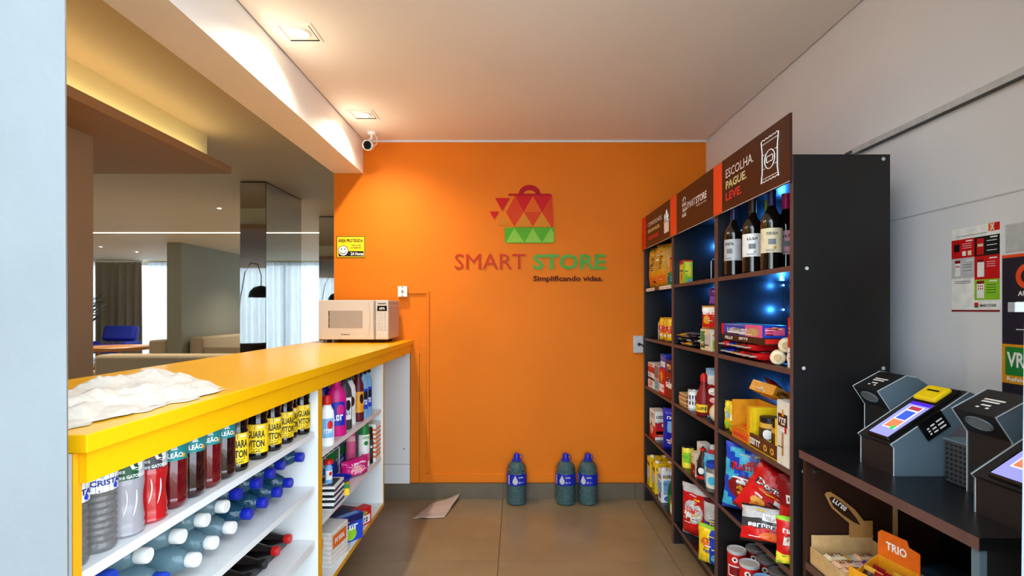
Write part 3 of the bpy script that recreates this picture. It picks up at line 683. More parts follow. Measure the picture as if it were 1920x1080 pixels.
o = pf.add(v, fs, 'napkin').build('paper_sheet', smooth=30); sm = o.modifiers.new('thickness', 'SOLIDIFY'); sm.thickness = 0.0012; sm.offset = 1
tag(o, 'crumpled brown paper sheet lying on the floor by the counter', 'paper')
rg = empty('rag_pile', (-0.93, 1.1, CT), 0, 'heap of crumpled off-white rags on the near end of the counter', 'cloth')
for L in range(4):
    mb = MB(); nu, nv = 90, 26; v = []
    y_a, y_b = [(-0.23, 0.27), (-0.24, 0.25), (-0.22, 0.28), (-0.20, 0.23)][L]
    for j in range(nv+1):
        for i in range(nu+1):
            a, b = i/nu, j/nv*2-1
            wid = [0.115, 0.105, 0.095, 0.075][L]*(1+0.25*noise.noise((a*5, L*2.0, 0.3)))*(1-0.2*a**4)
            fray = 0.012*noise.noise((b*11, L*2.0, 4.0 if a > 0.5 else 6.0))*(max(0, abs(2*a-1)-0.8)/0.2)
            xx = 0.03+0.05*a+b*wid+0.012*noise.noise((a*14, L*3.1, b*0.5))*(abs(b)**3)
            yy = y_a+(y_b-y_a)*a+fray
            env = max(0.0, 1-abs(b)**2.6)**0.8*max(0.0, 1-abs(2*a-1)**10)
            long_ = math.sin(b*7+3*noise.noise((a*2.2, L, 1.0))+L)*0.007          # folds running lengthwise
            wr = noise.noise((a*7+L*7, b*2.6, L*2.0))*0.014+abs(noise.noise((a*22, b*7, L*5.0)))*0.008+long_
            z = 0.0015+0.0016*L+env*(0.006+L*0.012+0.016*max(0, a-0.3)*(L > 0)+max(-0.004, wr))
            v.append((xx, yy, max(0.001+0.0014*L, z)))
    fs = [(j*(nu+1)+i, j*(nu+1)+i+1, (j+1)*(nu+1)+i+1, (j+1)*(nu+1)+i) for j in range(nv) for i in range(nu)]
    mb.add(v, fs, 'rag').build('rag', rg, smooth=60)

# ------------------------------------------------------------------ black shelving on the right
SX0, SX1 = 0.885, 1.197
SH = [1.46, 1.125, 0.797, 0.47, 0.125]; STOP = 1.815
COLS = [(2.945, 3.605), (2.305, 2.945), (1.665, 2.305)]
rl = ['black shelving unit farthest from the door, beside the orange wall', 'middle black shelving unit of the row along the right wall', 'black shelving unit nearest the camera, holding wine and crisps']
for (y0, y1), l in zip(COLS, rl):
    cx, cy = (SX0+SX1)/2, (y0+y1)/2
    r = empty('shelving_unit', (cx, cy, 0), 0, l, 'shelf'); off = Matrix.Translation((-cx, -cy, 0))
    def B(nm, *a, p=None): return MB().box(*a).xf(off).build(nm, p or r)
    for y in (y0, y1-0.017):
        s = B('side_panel', SX0+0.002, y, 0, SX1, y+0.017, STOP, 'rack_black')
        B('edge_band', SX0, y, 0.0, SX0+0.002, y+0.017, STOP, 'rack_edge', p=s)
        if y < 1.7:
            for (x, z) in ((0.92, 1.13), (1.175, 1.80), (1.175, 1.13), (0.92, 0.80), (0.93, 1.45)):
                MB().lathe([(0, -0.0015), (0.006, -0.0015), (0.006, 0.0)], 'lgrey', 8, (x-cx, y-cy, z), 'y').build('screw_cap', s)
    B('back_panel', SX1-0.006, y0+0.017, 0.07, SX1, y1-0.017, STOP, 'rack_inner')
    B('top_board', SX0, y0+0.0175, STOP-0.018, SX1-0.0065, y1-0.0175, STOP, 'rack_black')
    for z in SH:
        s = B('shelf', SX0+0.0045, y0+0.0175, z-0.018, SX1-0.0065, y1-0.0175, z, 'rack_inner')
        B('edge_band', SX0+0.0025, y0+0.0175, z-0.018, SX0+0.0045, y1-0.0175, z, 'rack_edge', p=s)
    B('plinth', SX0+0.03, y0+0.0175, 0.045, SX0+0.045, y1-0.0175, 0.107, 'rack_black')
# header signs
HZ0, HZ1 = 1.728, 1.948
def header(y0, y1, strip, kstrip, label, draw):
    cy = (y0+y1)/2; L = y1-y0
    r = empty('header_sign', (SX0-0.006, cy, HZ0), 0, label, 'sign', 'header signs over the black shelves')
    H = HZ1-HZ0
    MB().box(-0.004, -L/2+0.0015, 0, 0.004, L/2-0.0015, H, 'sign_brown').build('board', r)
    MB().box(-0.0046, L/2-0.0015-strip, 0.001, -0.004, L/2-0.0015, H-0.001, kstrip).build('colour_strip', r)
    MB().box(-0.0046, -L/2+0.002, 0, -0.0035, L/2-0.002, 0.003, 'lgrey').build('lower_trim', r)
    pr = MB()
    # u in 0..1 from far (left) to near (right), v metres from the bottom
    def pt(u, z): return (-0.0048, L/2-u*L, z)
    pr.root = r
    draw(pr, pt, L, H)
    pr.build('icon', r)
def dtext(pr, pt, L, s, u0, u1, z0, z1, k, bold=True):
    a = pt((u0+u1)/2, (z0+z1)/2); MB().text(s, a, (0, -1, 0), (0, 0, 1), (u1-u0)*L, z1-z0, k, bold).build('lettering', pr.root)
def line(pr, pt, pts, k, w=0.0016): pr.tube([pt(u, z) for u, z in pts], w, k, 4)
def draw1(pr, pt, L, H):
    dtext(pr, pt, L, 'COMODIDADE.', 0.24, 0.75, 0.135, 0.162, 'print_white', False); dtext(pr, pt, L, 'SEGURANÇA.', 0.24, 0.68, 0.09, 0.117, 'print_pale'); dtext(pr, pt, L, 'AGILIDADE.', 0.24, 0.64, 0.045, 0.072, 'print_red')
    pr.box(-0.0052, L/2-0.96*L, 0.04, -0.0046, L/2-0.82*L, 0.10, 'print_white')
    line(pr, pt, [(0.81, 0.105), (0.97, 0.105)], 'print_white', 0.004)
    for u, z in ((0.85, 0.15), (0.90, 0.17), (0.93, 0.145)): line(pr, pt, [(u, 0.11), (u, z)], 'print_white', 0.004); line(pr, pt, [(u-0.02, z-0.02), (u, z), (u+0.02, z-0.02)], 'print_white', 0.003)
def draw2(pr, pt, L, H):
    dtext(pr, pt, L, 'SMART', 0.45, 0.645, 0.105, 0.14, 'print_white', False); dtext(pr, pt, L, 'STORE', 0.655, 0.875, 0.105, 0.14, 'print_white'); dtext(pr, pt, L, 'Simplificando vidas.', 0.66, 0.875, 0.088, 0.099, 'print_white', False)
    for i in range(3):
        for j in range(3):
            u, z = 0.33+i*0.035+0.012*(j % 2), 0.075+j*0.028
            pr.add([pt(u, z), pt(u+0.03, z), pt(u+0.015, z+0.024)], [(0, 1, 2)], 'print_white')
    line(pr, pt, [(0.355, 0.158), (0.36, 0.17), (0.385, 0.175), (0.41, 0.17), (0.415, 0.158)], 'print_white', 0.002)
def draw3(pr, pt, L, H):
    dtext(pr, pt, L, 'ESCOLHA.', 0.214, 0.605, 0.136, 0.172, 'print_white', False); dtext(pr, pt, L, 'PAGUE.', 0.214, 0.515, 0.090, 0.123, 'print_pale'); dtext(pr, pt, L, 'LEVE.', 0.214, 0.45, 0.042, 0.075, 'print_red')
    PT = lambda u, z: pt(u+0.04, z)
    bag = [(0.66, 0.038), (0.672, 0.07), (0.672, 0.145), (0.66, 0.185)]; bag2 = [(0.85, 0.038), (0.838, 0.07), (0.838, 0.145), (0.85, 0.185)]
    line(pr, PT, bag, 'print_white', 0.002); line(pr, PT, bag2, 'print_white', 0.002)
    for z in (0.038, 0.185): line(pr, PT, [(0.66+0.19*i/10, z+0.004*(i % 2)) for i in range(11)], 'print_white', 0.002)
    for z in (0.050, 0.173): line(pr, PT, [(0.67, z), (0.80, z)], 'print_white', 0.0015); line(pr, PT, [(0.81, z), (0.835, z)], 'print_white', 0.0015)
    line(pr, PT, [(0.755+0.055*math.cos(t), 0.110+0.032*math.sin(t)) for t in [2*PI*i/24 for i in range(25)]], 'print_white', 0.002)
    line(pr, PT, [(0.755+0.036*math.cos(t), 0.112+(0.010+0.004*math.cos(2*t))*math.sin(t)*1.5) for t in [2*PI*i/20 for i in range(21)]], 'print_white', 0.0018)
    for z in (0.085, 0.135): line(pr, PT, [(0.672, z), (0.70, z)], 'print_white', 0.0015); line(pr, PT, [(0.81, z), (0.838, z)], 'print_white', 0.0015)
header(2.955, 3.615, 0.105, 'sign_red', 'brown header sign with red strip over the far shelving unit', draw1)
header(2.308, 2.955, 0.115, 'sign_coral', 'brown header sign with white store logo over the middle shelving unit', draw2)
header(1.662, 2.308, 0.095, 'sign_coral', 'brown header sign reading ESCOLHA PAGUE LEVE over the near shelving unit', draw3)
# blue LED strips in the back corners of the shelving
def led_strip(x, y, zs, zr, label):
    r = empty('led_strip', (x, y, 0), 0, label, 'light')
    MB().box(-0.002, 0.0, zr[0], 0.002, 0.002, zr[1], 'black').build('tape', r)
    for z, pw in zs:
        MB().ball((0, -0.003, z), 0.004, 0.004, 0.004, 'led_blue', 8, 6).build('bulb', r)
        lamp('led_lamp', 'POINT', r, (-0.03, -0.045, z), pw, (0.04, 0.28, 1.0), shadow_soft_size=0.004)
led_strip(1.172, 2.284, [(1.74, 0.5), (1.425, 0.3), (1.318, 0.6), (0.965, 0.7)], (0.9, 1.76), 'blue LED strip glowing in the back corner of the near shelving unit')
led_strip(1.172, 2.924, [(1.68, 0.7), (1.425, 0.45), (1.20, 0.1)], (1.15, 1.76), 'blue LED strip glowing in the back corner of the middle shelving unit')
led_strip(1.172, 3.58, [(1.42, 0.3)], (1.3, 1.44), 'short blue LED strip in the far shelving unit beside the orange wall')

# ------------------------------------------------------------------ payment table and kiosks
TZ = 0.887
tb = empty('payment_table', (1.09, 1.29, 0), 0, 'black side table with open shelf carrying the payment kiosks', 'table'); toff = Matrix.Translation((-1.09, -1.29, 0))
def TBX(nm, *a, bevel=0.0, p=None): return MB().box(*a).xf(toff).build(nm, p or tb, bevel=bevel)
t0 = TBX('tabletop', 0.872, 0.979, TZ-0.024, 1.32, 1.60, TZ, 'rack_inner')
TBX('edge_band', 0.870, 0.979, TZ-0.024, 0.872, 1.60, TZ, 'rack_edge', p=t0)
TBX('side_panel', 0.882, 1.582, 0, 1.32, 1.60, TZ-0.024, 'dbrown')
e0 = TBX('side_panel', 0.889, 0.982, 0, 1.32, 1.0, TZ-0.024, 'kiosk_dark'); TBX('edge_band', 0.875, 0.982, 0, 0.889, 1.0, TZ-0.024, 'kiosk_grey', p=e0)
TBX('back_panel', 1.29, 1.0, 0.1, 1.30, 1.582, TZ-0.024, 'rack_inner')
s0 = TBX('shelf', 0.884, 1.0, 0.53, 1.29, 1.582, 0.55, 'rack_black'); TBX('edge_band', 0.880, 1.0, 0.53, 0.884, 1.582, 0.55, 'rack_edge', p=s0)
TBX('shelf', 0.884, 1.0, 0.10, 1.29, 1.582, 0.12, 'rack_black')
TBX('rear_post', 1.145, 1.57, 0.55, 1.152, 1.582, TZ-0.024, 'tan')
TBX('door_hinge', 0.905, 1.575, 0.82, 0.92, 1.582, 0.83, 'steel')
def kiosk_wedge(y0, y1, label):
    r = empty('payment_kiosk', (0.9766, (y0+y1)/2, TZ), 0, label, 'kiosk', 'payment kiosks on the side table')
    h = (y1-y0)/2
    prof = [(0.0, 0.0), (0.0, 0.073), (-0.0086, 0.081), (0.195, 0.218), (0.245, 0.195), (0.1404, 0.10), (0.1404, 0.0)]
    MB().prism(prof, -h+0.004, h-0.004, 'y', 'kiosk_dark').build('body', r)
    for a, b in ((-h, -h+0.004), (h-0.004, h)):
        s = MB().prism(prof, a, b, 'y', 'kiosk_grey').build('side_panel', r)
        rim = MB()
        for i in range(4): 
            p, q_ = prof[i], prof[i+1]; rim.tube([(p[0], a, p[1]), (q_[0], a, q_[1])], 0.0011, 'kiosk_edge', 4)
        rim.build('rim', s)
    # card terminal lying on the slope
    u = Vector((0.2036, 0, 0.137)).normalized(); n = Vector((-u.z, 0, u.x)); o0 = Vector((-0.0086, 0, 0.081))
    def sl(s, y, t): return o0+u*s+n*t+Vector((0, y, 0))
    def slab(nm, s0, s1, y0_, y1_, t0_, t1_, k, par=r, bv=0.0):
        v = [sl(s, y, t) for t in (t0_, t1_) for s, y in ((s0, y0_), (s1, y0_), (s1, y1_), (s0, y1_))]
        return MB().add(v, [(3, 2, 1, 0), (4, 5, 6, 7), (0, 1, 5, 4), (1, 2, 6, 5), (2, 3, 7, 6), (3, 0, 4, 7)], k).build(nm, par, bevel=bv)
    t = slab('card_terminal', 0.006, 0.235, -h+0.010, h-0.038, 0.0, 0.012, 'pos_black', bv=0.004)
    c = 'screen_'
    slab('screen', 0.012, 0.158, -h+0.015, h-0.046, 0.012, 0.0126, c+'lav', t)
    slab('screen_bar', 0.146, 0.158, -h+0.015, h-0.046, 0.0126, 0.0129, c+'purple', t)
    slab('screen_page', 0.042, 0.140, -h+0.026, h-0.060, 0.0126, 0.0129, c+'white', t)
    slab('screen_banner', 0.124, 0.138, -h+0.030, h-0.064, 0.0129, 0.0131, c+'maroon', t)
    slab('screen_code_area', 0.082, 0.118, -h+0.032, h-0.066, 0.0129, 0.0131, c+'blue', t)
    slab('screen_picture', 0.046, 0.078, -h+0.030, h-0.064, 0.0129, 0.0131, c+'orange', t)
    slab('screen_tick', 0.040, 0.054, -h+0.030, -h+0.042, 0.0131, 0.0133, c+'green', t)
    slab('printer_cover', 0.163, 0.222, -h+0.014, h-0.042, 0.012, 0.026, 'pos_yellow', t, 0.008)
    slab('cover_mark', 0.196, 0.202, -h+0.030, h-0.062, 0.026, 0.0265, 'print_black', t)
    # little black card hooked over the near side
    cd_ = slab('instruction_card', 0.085, 0.155, -h-0.004, -h+0.002, -0.045, 0.004, 'pos_black')
    v = MB()
    for s0, s1, d0, d1 in ((0.098, 0.104, -0.035, -0.012), (0.110, 0.122, -0.036, -0.008), (0.128, 0.146, -0.036, -0.006)):
        for w in range(3):
            a = d0+(d1-d0)*w/3; v.add([sl(s0, -h-0.0045, a), sl(s1, -h-0.0045, a), sl(s1, -h-0.0045, a+0.004), sl(s0, -h-0.0045, a+0.004)], [(0, 1, 2, 3)], 'print_white')
    v.build('print', cd_)
    return r
kiosk_wedge(1.345, 1.477, 'grey and black payment kiosk with lit card terminal and yellow cover')
kiosk_wedge(0.978, 1.110, 'payment kiosk nearest the camera, cut by the doorway edge')
def scanner(y0, y1, label):
    r = empty('barcode_scanner', (1.07, (y0+y1)/2, TZ), 0, label, 'scanner', 'barcode scanner towers on the side table'); h = (y1-y0)/2
    prof = [(0.0, 0.0), (0.0, 0.143), (-0.036, 0.197), (0.047, 0.242), (0.075, 0.236), (0.125, 0.205), (0.125, 0.0)]
    MB().prism(prof, -h+0.004, h-0.004, 'y', 'kiosk_dark').build('body', r)
    for a, b in ((-h, -h+0.004), (h-0.004, h)):
        s = MB().prism(prof, a, b, 'y', 'kiosk_grey').build('side_panel', r)
        rim = MB()
        e = a if a < 0 else b
        for i in range(4):
            p, q_ = prof[i], prof[i+1]; rim.tube([(p[0], e, p[1]), (q_[0], e, q_[1])], 0.0011, 'kiosk_edge', 4)
        rim.build('rim', s)
    a, b = Vector((0.0, 0, 0.143)), Vector((-0.036, 0, 0.197)); d = (b-a).normalized(); c = (a+b)/2+d*0.004; n = Vector((-d.z, 0, d.x))*(1 if -d.z < 0 else -1)
    w = MB(); g = disc_geo(24, 3)
    w.flat(g, c+n*0.001, (0, 0.034, 0), d*0.018, 'kiosk_edge'); w.flat(g, c+n*0.003, (0, 0.030, 0), d*0.0145, 'scan_glass')
    w.build('scan_window', r)
    rim = MB().tube([c+n*0.002+Vector((0, 0.033*math.cos(t), 0))+d*(0.0165*math.sin(t)) for t in [2*PI*i/24 for i in range(25)]], 0.0022, 'kiosk_grey', 6).build('window_rim', r)
    u = Vector((0.083, 0, 0.045)).normalized(); nn = Vector((-u.z, 0, u.x)); pr = MB()
    for s, t0_, t1_ in ((0.055, -0.026, 0.026), (0.046, -0.020, 0.024), (0.032, -0.012, 0.012), (0.022, -0.016, -0.008), (0.022, 0.008, 0.016)):
        o = Vector((-0.036, 0, 0.197))+u*s+nn*0.0006
        pr.add([o+Vector((0, t0_, 0)), o+Vector((0, t1_, 0)), o+u*0.005+Vector((0, t1_, 0)), o+u*0.005+Vector((0, t0_, 0))], [(0, 1, 2, 3)], 'print_white')
    pr.build('print', r)
    return r
scanner(1.488, 1.598, 'angular black barcode scanner tower beside the black shelving panel')
scanner(1.121, 1.235, 'angular black barcode scanner tower between the two payment kiosks')
po = empty('desk_organiser', (1.12, 1.275, TZ), 0, 'dark perforated holder behind the front scanner tower', 'holder')
MB().box(-0.042, -0.035, 0, 0.042, 0.035, 0.104, 'dgrey').build('body', po, bevel=0.004)
MB().box(-0.044, -0.037, 0.1045, 0.044, 0.037, 0.109, 'kiosk_grey').build('rim', po)
hm = MB().ball((0, 0, 0), 0.001, 0.0045, 0.0035, 'black', 6, 4).mesh('hole')
for j in range(8):
    for i in range(5):
        for (fx, lx, ly) in ((0, -0.0424, -0.026+i*0.013), (1, -0.030+i*0.015, -0.0354)):
            o = bpy.data.objects.new('hole', hm); COL.objects.link(o); o.parent = po; o.location = (lx, ly, 0.012+j*0.012); o.rotation_euler[2] = PI/2 if fx else 0

# ------------------------------------------------------------------ right wall
rc = empty('wall_raceway', (RX, 1.48, 1.935), 0, 'grey metal raceway running along the upper right wall', 'raceway')
MB().box(-0.018, -0.58, -0.011, 0, 0.55, 0.011, 'lgrey').build('channel', rc, bevel=0.002)
MB().box(-0.019, -0.58, -0.013, -0.0, 0.52, -0.0112, 'dgrey').build('lower_lip', rc)
MB().box(-0.014, 0.55, 0.004, 0, 0.60, 0.008, 'dgrey').build('end_clip', rc)
ps = empty('poster', (RX, 1.505, 1.42), 0, 'small white poster with red, black and green instruction panels', 'poster')
MB().box(-0.0015, -0.079, -0.108, 0, 0.079, 0.140, 'white').build('sheet', ps)
pr = MB()
def pq(u0, v0, u1, v1, k, t=0.0019):   # u from far edge to near edge, v from the top, in 0..1
    y = lambda u: 0.079-u*0.158
    z = lambda v: 0.140-v*0.248
    pr.add([(-t, y(u0), z(v1)), (-t, y(u1), z(v1)), (-t, y(u1), z(v0)), (-t, y(u0), z(v0))], [(0, 1, 2, 3)], k)
def ptx(s, u, v, w, h, k, bold=False): pr.text(s, (-0.0024, 0.079-u*0.158, 0.140-v*0.248), (0, -1, 0), (0, 0, 1), w, h, k, bold)
pq(0, 0.135, 0.5, 0.36, 'red'); pq(0.5, 0.135, 1, 0.36, 'black'); pq(0, 0.36, 0.5, 0.60, 'lgrey'); pq(0.5, 0.36, 1, 0.63, 'red'); pq(0.5, 0.63, 1, 0.865, 'lime'); pq(0, 0.98, 1, 1.0, 'dred')
pq(0.78, 0.0, 1, 0.09, 'orange'); pq(0.90, 0.0, 1, 0.09, 'red', 0.0021); ptx('X', 0.86, 0.045, 0.014, 0.018, 'print_white', True)
pq(0.06, 0.19, 0.18, 0.28, 'black', 0.0022); pq(0.24, 0.28, 0.32, 0.335, 'white', 0.0022); pq(0.36, 0.28, 0.44, 0.335, 'cream', 0.0022)
pq(0.08, 0.385, 0.2, 0.575, 'white', 0.0022); pq(0.08, 0.385, 0.2, 0.42, 'dred', 0.0024)
pq(0.55, 0.155, 0.69, 0.345, 'red', 0.0022); pq(0.57, 0.22, 0.68, 0.25, 'cream', 0.0024)
pq(0.56, 0.40, 0.70, 0.60, 'white', 0.0022); pq(0.56, 0.40, 0.70, 0.43, 'dred', 0.0024); pq(0.55, 0.645, 0.70, 0.845, 'white', 0.0022); pq(0.55, 0.645, 0.70, 0.68, 'dred', 0.0024)
for v in (0.45,): 
    for u in (0.105, 0.14, 0.175): pq(u-0.012, v, u+0.012, v+0.018, 'red', 0.0026)
for v in (0.70, 0.73):
    for u in (0.585, 0.625, 0.665): pq(u-0.012, v, u+0.012, v+0.016, 'red', 0.0026)
for (u0, u1, vs_, k) in ((0.24, 0.44, (0.19, 0.215, 0.24), 'rose'), (0.75, 0.95, (0.19, 0.24, 0.30), 'white'), (0.25, 0.45, (0.44, 0.47, 0.51), 'grey'), (0.75, 0.92, (0.43, 0.455, 0.48), 'rose'), (0.75, 0.93, (0.69, 0.72, 0.75, 0.78), 'dgreen'), (0.08, 0.42, (0.635, 0.655), 'grey')):
    for v in vs_: pq(u0, v, u1, v+0.008, k, 0.0023)
for u0, u1, v in ((0.32, 0.46, 0.155), (0.82, 0.96, 0.15), (0.33, 0.47, 0.385), (0.8, 0.95, 0.385), (0.8, 0.95, 0.645)): pq(u0, v, u1, v+0.014, 'white', 0.0024)
ptx('SMART STORE', 0.77, 0.93, 0.052, 0.0075, 'print_black', True); pq(0.50, 0.895, 0.58, 0.955, 'red', 0.0022); pq(0.50, 0.935, 0.58, 0.955, 'green', 0.0024)
pq(0.1, 0.095, 0.75, 0.102, 'grey', 0.0022)
pr.build('print', ps)
bn = empty('payment_banner', (RX, 1.26, 1.18), 0, 'dark payment banner with green meal card sign behind the doorway edge', 'banner')
MB().box(-0.003, -0.155, -0.22, 0, 0.158, 0.285, 'banner_dark').build('board', bn)
pr = MB()
def bq(y0, z0, y1, z1, k, t=0.0036): pr.add([(-t, y0, z0), (-t, y1, z0), (-t, y1, z1), (-t, y0, z1)], [(0, 3, 2, 1)], k)
bq(-0.155, 0.277, 0.158, 0.285, 'sign_coral')
pr.add([(-0.0038, 0.085+r_*math.cos(t), 0.225+r_*math.sin(t)) for r_ in (0.020, 0.034) for t in [2*PI*i/20 for i in range(20)]], [(i, 20+i, 20+(i+1) % 20, (i+1) % 20) for i in range(20)], 'sign_coral')
pr.text('AU', (-0.0038, 0.100, 0.18), (0, -1, 0), (0, 0, 1), 0.026, 0.013, 'print_white')
bq(-0.1, 0.156, 0.118, 0.1585, 'white'); bq(-0.1, 0.084, 0.118, 0.0865, 'white')
bq(-0.05, -0.06, 0.158, 0.045, 'amber', 0.0037); bq(-0.04, -0.038, 0.148, 0.038, 'green', 0.0040)
pr.text('VR', (-0.0044, 0.118, 0.004), (0, -1, 0), (0, 0, 1), 0.05, 0.04, 'print_white'); pr.text('Refeição', (-0.0044, 0.108, -0.049), (0, -1, 0), (0, 0, 1), 0.07, 0.014, 'print_white')
pr.build('print', bn)
pp = MB().box(-0.002, -0.155, 0, 0, 0.15, 0.075, 'lgrey').build('wall_notice'); pp.location = (RX, 1.26, 1.472); tag(pp, 'plain grey card fixed to the wall above the dark payment banner', 'notice')

# ------------------------------------------------------------------ product builders (local front is -Y)
FR = -PI/2; FL = PI/2      # fronts turned to the aisle from the right-hand / left-hand shelves
def cyl_label(r, z0, z1, k, n=20, half=PI): 
    return MB().lathe([(r, z0), (r, z1)], k, n, a0=-PI/2-half, a1=-PI/2+half)
def ctext(mb, s, r, w, h, z, k, ang=0.0, bold=True): return cyltext(mb, s, r, w, h, -PI/2+ang, z, k, bold)
def cdisc(mb, r, rad, z, k, ang=0.0): return mb.mapped(disc_geo(14), cylmap(r, rad, rad, -PI/2+ang, z), k)
def crect(mb, r, w, z0, z1, k, ang=0.0): return mb.mapped(rect_geo(-0.5, -0.5, 0.5, 0.5, 6, 1), cylmap(r, w, z1-z0, -PI/2+ang, (z0+z1)/2), k)
def carton(name, sx, sy, sz, k, prints=(), extra=None):
    m = MB().box(-sx/2, -sy/2, 0, sx/2, sy/2, sz, k); e = 0.0006
    fr = {'F': ((-sx/2, -sy/2-e, 0), (1, 0, 0), (0, 0, 1), sx, sz), 'R': ((sx/2+e, -sy/2, 0), (0, 1, 0), (0, 0, 1), sy, sz), 'L': ((-sx/2-e, sy/2, 0), (0, -1, 0), (0, 0, 1), sy, sz), 'T': ((-sx/2, -sy/2, sz+e), (1, 0, 0), (0, 1, 0), sx, sy)}
    for p in prints:
        o, u, w, su, sw_ = fr[p[0]]; o, u, w = Vector(o), Vector(u), Vector(w); n = u.cross(w)
        if p[1] == 't': m.text(p[2], o+u*(p[3]*su)+w*(p[4]*sw_)+n*0.0008, u, w, p[5]*su, p[6]*sw_, p[7])
        elif p[1] == 'o': m.flat(disc_geo(16, 1), o+u*(p[2]*su)+w*(p[3]*sw_)+n*0.0004, u*p[4], w*p[5], p[6])
        else: m.flat(rect_geo(p[1]*su, p[2]*sw_, p[3]*su, p[4]*sw_), o+n*(p[6] if len(p) > 6 else 0), u, w, p[5])
    # small print: ingredient lines and little marks too fine to read
    rg_ = random.Random(name+str(round(sx*sy*sz*1e7))+k)
    for face in 'FRL':
        o, u, w, su, sw_ = fr[face]; o, u, w = Vector(o), Vector(u), Vector(w); n = u.cross(w)
        if su < 0.03 or sw_ < 0.03: continue
        for q in range(5):
            x0 = rg_.uniform(0.06, 0.4)*su; x1 = min(su*0.94, x0+rg_.uniform(0.2, 0.5)*su); z0 = rg_.uniform(0.06, 0.92)*sw_; t = rg_.choice((0.002, 0.003, 0.005))
            m.flat(rect_geo(x0, z0, x1, min(sw_*0.97, z0+t)), o+n*0.0010, u, w, rg_.choice(('print_white', 'print_black', 'lgrey', 'cream', 'dred', 'print_blue')))
        for q in range(2):
            x0 = rg_.uniform(0.05, 0.7)*su; z0 = rg_.uniform(0.05, 0.8)*sw_; s_ = rg_.uniform(0.1, 0.22)
            m.flat(rect_geo(x0, z0, min(su*0.97, x0+s_*su), min(sw_*0.97, z0+s_*sw_*0.6)), o+n*0.0012, u, w, rg_.choice(('white', 'amber', 'lblue', 'lime', 'red', 'cream')))
    if extra: extra(m)
    k_ = Kind(name); k_.part('box', m); return k_
def bag(name, w, h, d, zone, prints=(), seed=0, seal='lgrey', sealf=0.08):
    def surf(u, v, side, off=0.0):
        t = d/2*max(0, 1-abs(u)**2.6)**0.6*max(0, 1-abs(v)**4)**0.55
        t *= 1+0.22*noise.noise((u*2.3+seed, v*2.7, side*3.0))
        wr = 0.0035*noise.noise((u*6+seed, v*7, side*5.0))
        x = u*w/2*(1-0.05*(1-v*v))+0.004*noise.noise((v*4, seed, u)); z = max(0.0003, (v+1)/2*h+0.004*noise.noise((u*3, seed+4, v)))
        return (x, side*(t+(wr if t > 0.003 else 0))+side*(0.0012+off), z)
    NU, NV = 12, 16; m = MB()
    for side in (-1, 1):
        v = [surf(-1+2*i/NU, -1+2*j/NV, side) for j in range(NV+1) for i in range(NU+1)]
        for j in range(NV):
            for i in range(NU):
                a = j*(NU+1)+i; f = (a, a+1, a+NU+2, a+NU+1)
                if side > 0: f = f[::-1]
                vv = -1+2*(j+0.5)/NV; uu = -1+2*(i+0.5)/NU
                m.add([v[q] for q in f], [(0, 1, 2, 3)], seal if abs(vv) > 1-2*sealf*0.9 else zone(uu, vv))
    # weld
    key = {}; nv_ = []; rm = []
    for p in m.v:
        kk = (round(p[0], 5), round(p[1], 5), round(p[2], 5))
        if kk not in key: key[kk] = len(nv_); nv_.append(p)
        rm.append(key[kk])
    m.v = nv_; m.f = [tuple(rm[q] for q in f) for f in m.f]
    k_ = Kind(name); k_.part('pouch', m, 40)
    pr = MB()
    for p in prints:
        if p[0] == 't':
            _, s, u, v, tw, th, k = p[:7]; rot = p[7] if len(p) > 7 else 0.0; c, sn = math.cos(rot), math.sin(rot)
            pr.mapped(text_geo(s, True), lambda a, b: surf(u+(a*tw*c-b*th*sn*h/w), v+(a*tw*sn*w/h+b*th*c), -1, 0.002), k)
        elif p[0] == 'o':
            _, u, v, ru, rv, k = p; pr.mapped(disc_geo(16, 3), lambda a, b: surf(u+a*ru, v+b*rv, -1, 0.001), k)
        elif p[0] == 'r':
            _, u0, v0, u1, v1, k = p; pr.mapped(rect_geo(u0, v0, u1, v1, 5, 5), lambda a, b: surf(a, b, -1, 0.0012), k)
    rg_ = random.Random(name+str(seed))
    for q in range(5):
        u0, v0 = rg_.uniform(-0.75, 0.3), rg_.uniform(-0.8, 0.75); c_ = rg_.choice(('print_white', 'cream', 'lgrey', 'yellow', 'print_black'))
        pr.mapped(rect_geo(u0, v0, u0+rg_.uniform(0.25, 0.5), v0+rg_.choice((0.025, 0.04, 0.06)), 3, 1), lambda x_, y_: surf(x_, y_, -1, 0.0024), c_)
    k_.part('print', pr)
    return k_
def solid(k): return lambda u, v: k
def flowpack(name, L, w, h, k, k2, label_text=None, tk='print_white'):
    """small wrapped bar: crimped ends, rounded middle; lies along X"""
    m = MB(); n = 8; prof = [(-L/2, 0.15, 1.0), (-L/2+0.012, 0.2, 1.0), (-L/2+0.02, 0.8, 0.95), (-L/4, 1, 1), (0, 1.0, 1), (L/4, 1, 1), (L/2-0.02, 0.8, 0.95), (L/2-0.012, 0.2, 1.0), (L/2, 0.15, 1.0)]
    v = []
    for x, t, ww in prof:
        for i in range(n):
            a = 2*PI*i/n; v.append((x, math.copysign(abs(math.cos(a))**0.6, math.cos(a))*w/2*ww, h/2+math.copysign(abs(math.sin(a))**0.6, math.sin(a))*h/2*t))
    for j in range(len(prof)-1):
        m.add(v, [(j*n+i, (j+1)*n+i, (j+1)*n+(i+1) % n, j*n+(i+1) % n) for i in range(n)], k2 if j in (0, len(prof)-2) else k)
    m.add(v, [tuple(range(n)), tuple((len(prof)-1)*n+i for i in range(n-1, -1, -1))], k2)
    if label_text:
        m.text(label_text, (0, 0, h+0.0012), (1, 0, 0), (0, 1, 0), L*0.5, w*0.5, tk)
    k_ = Kind(name); k_.part('wrapper', m, 50); return k_
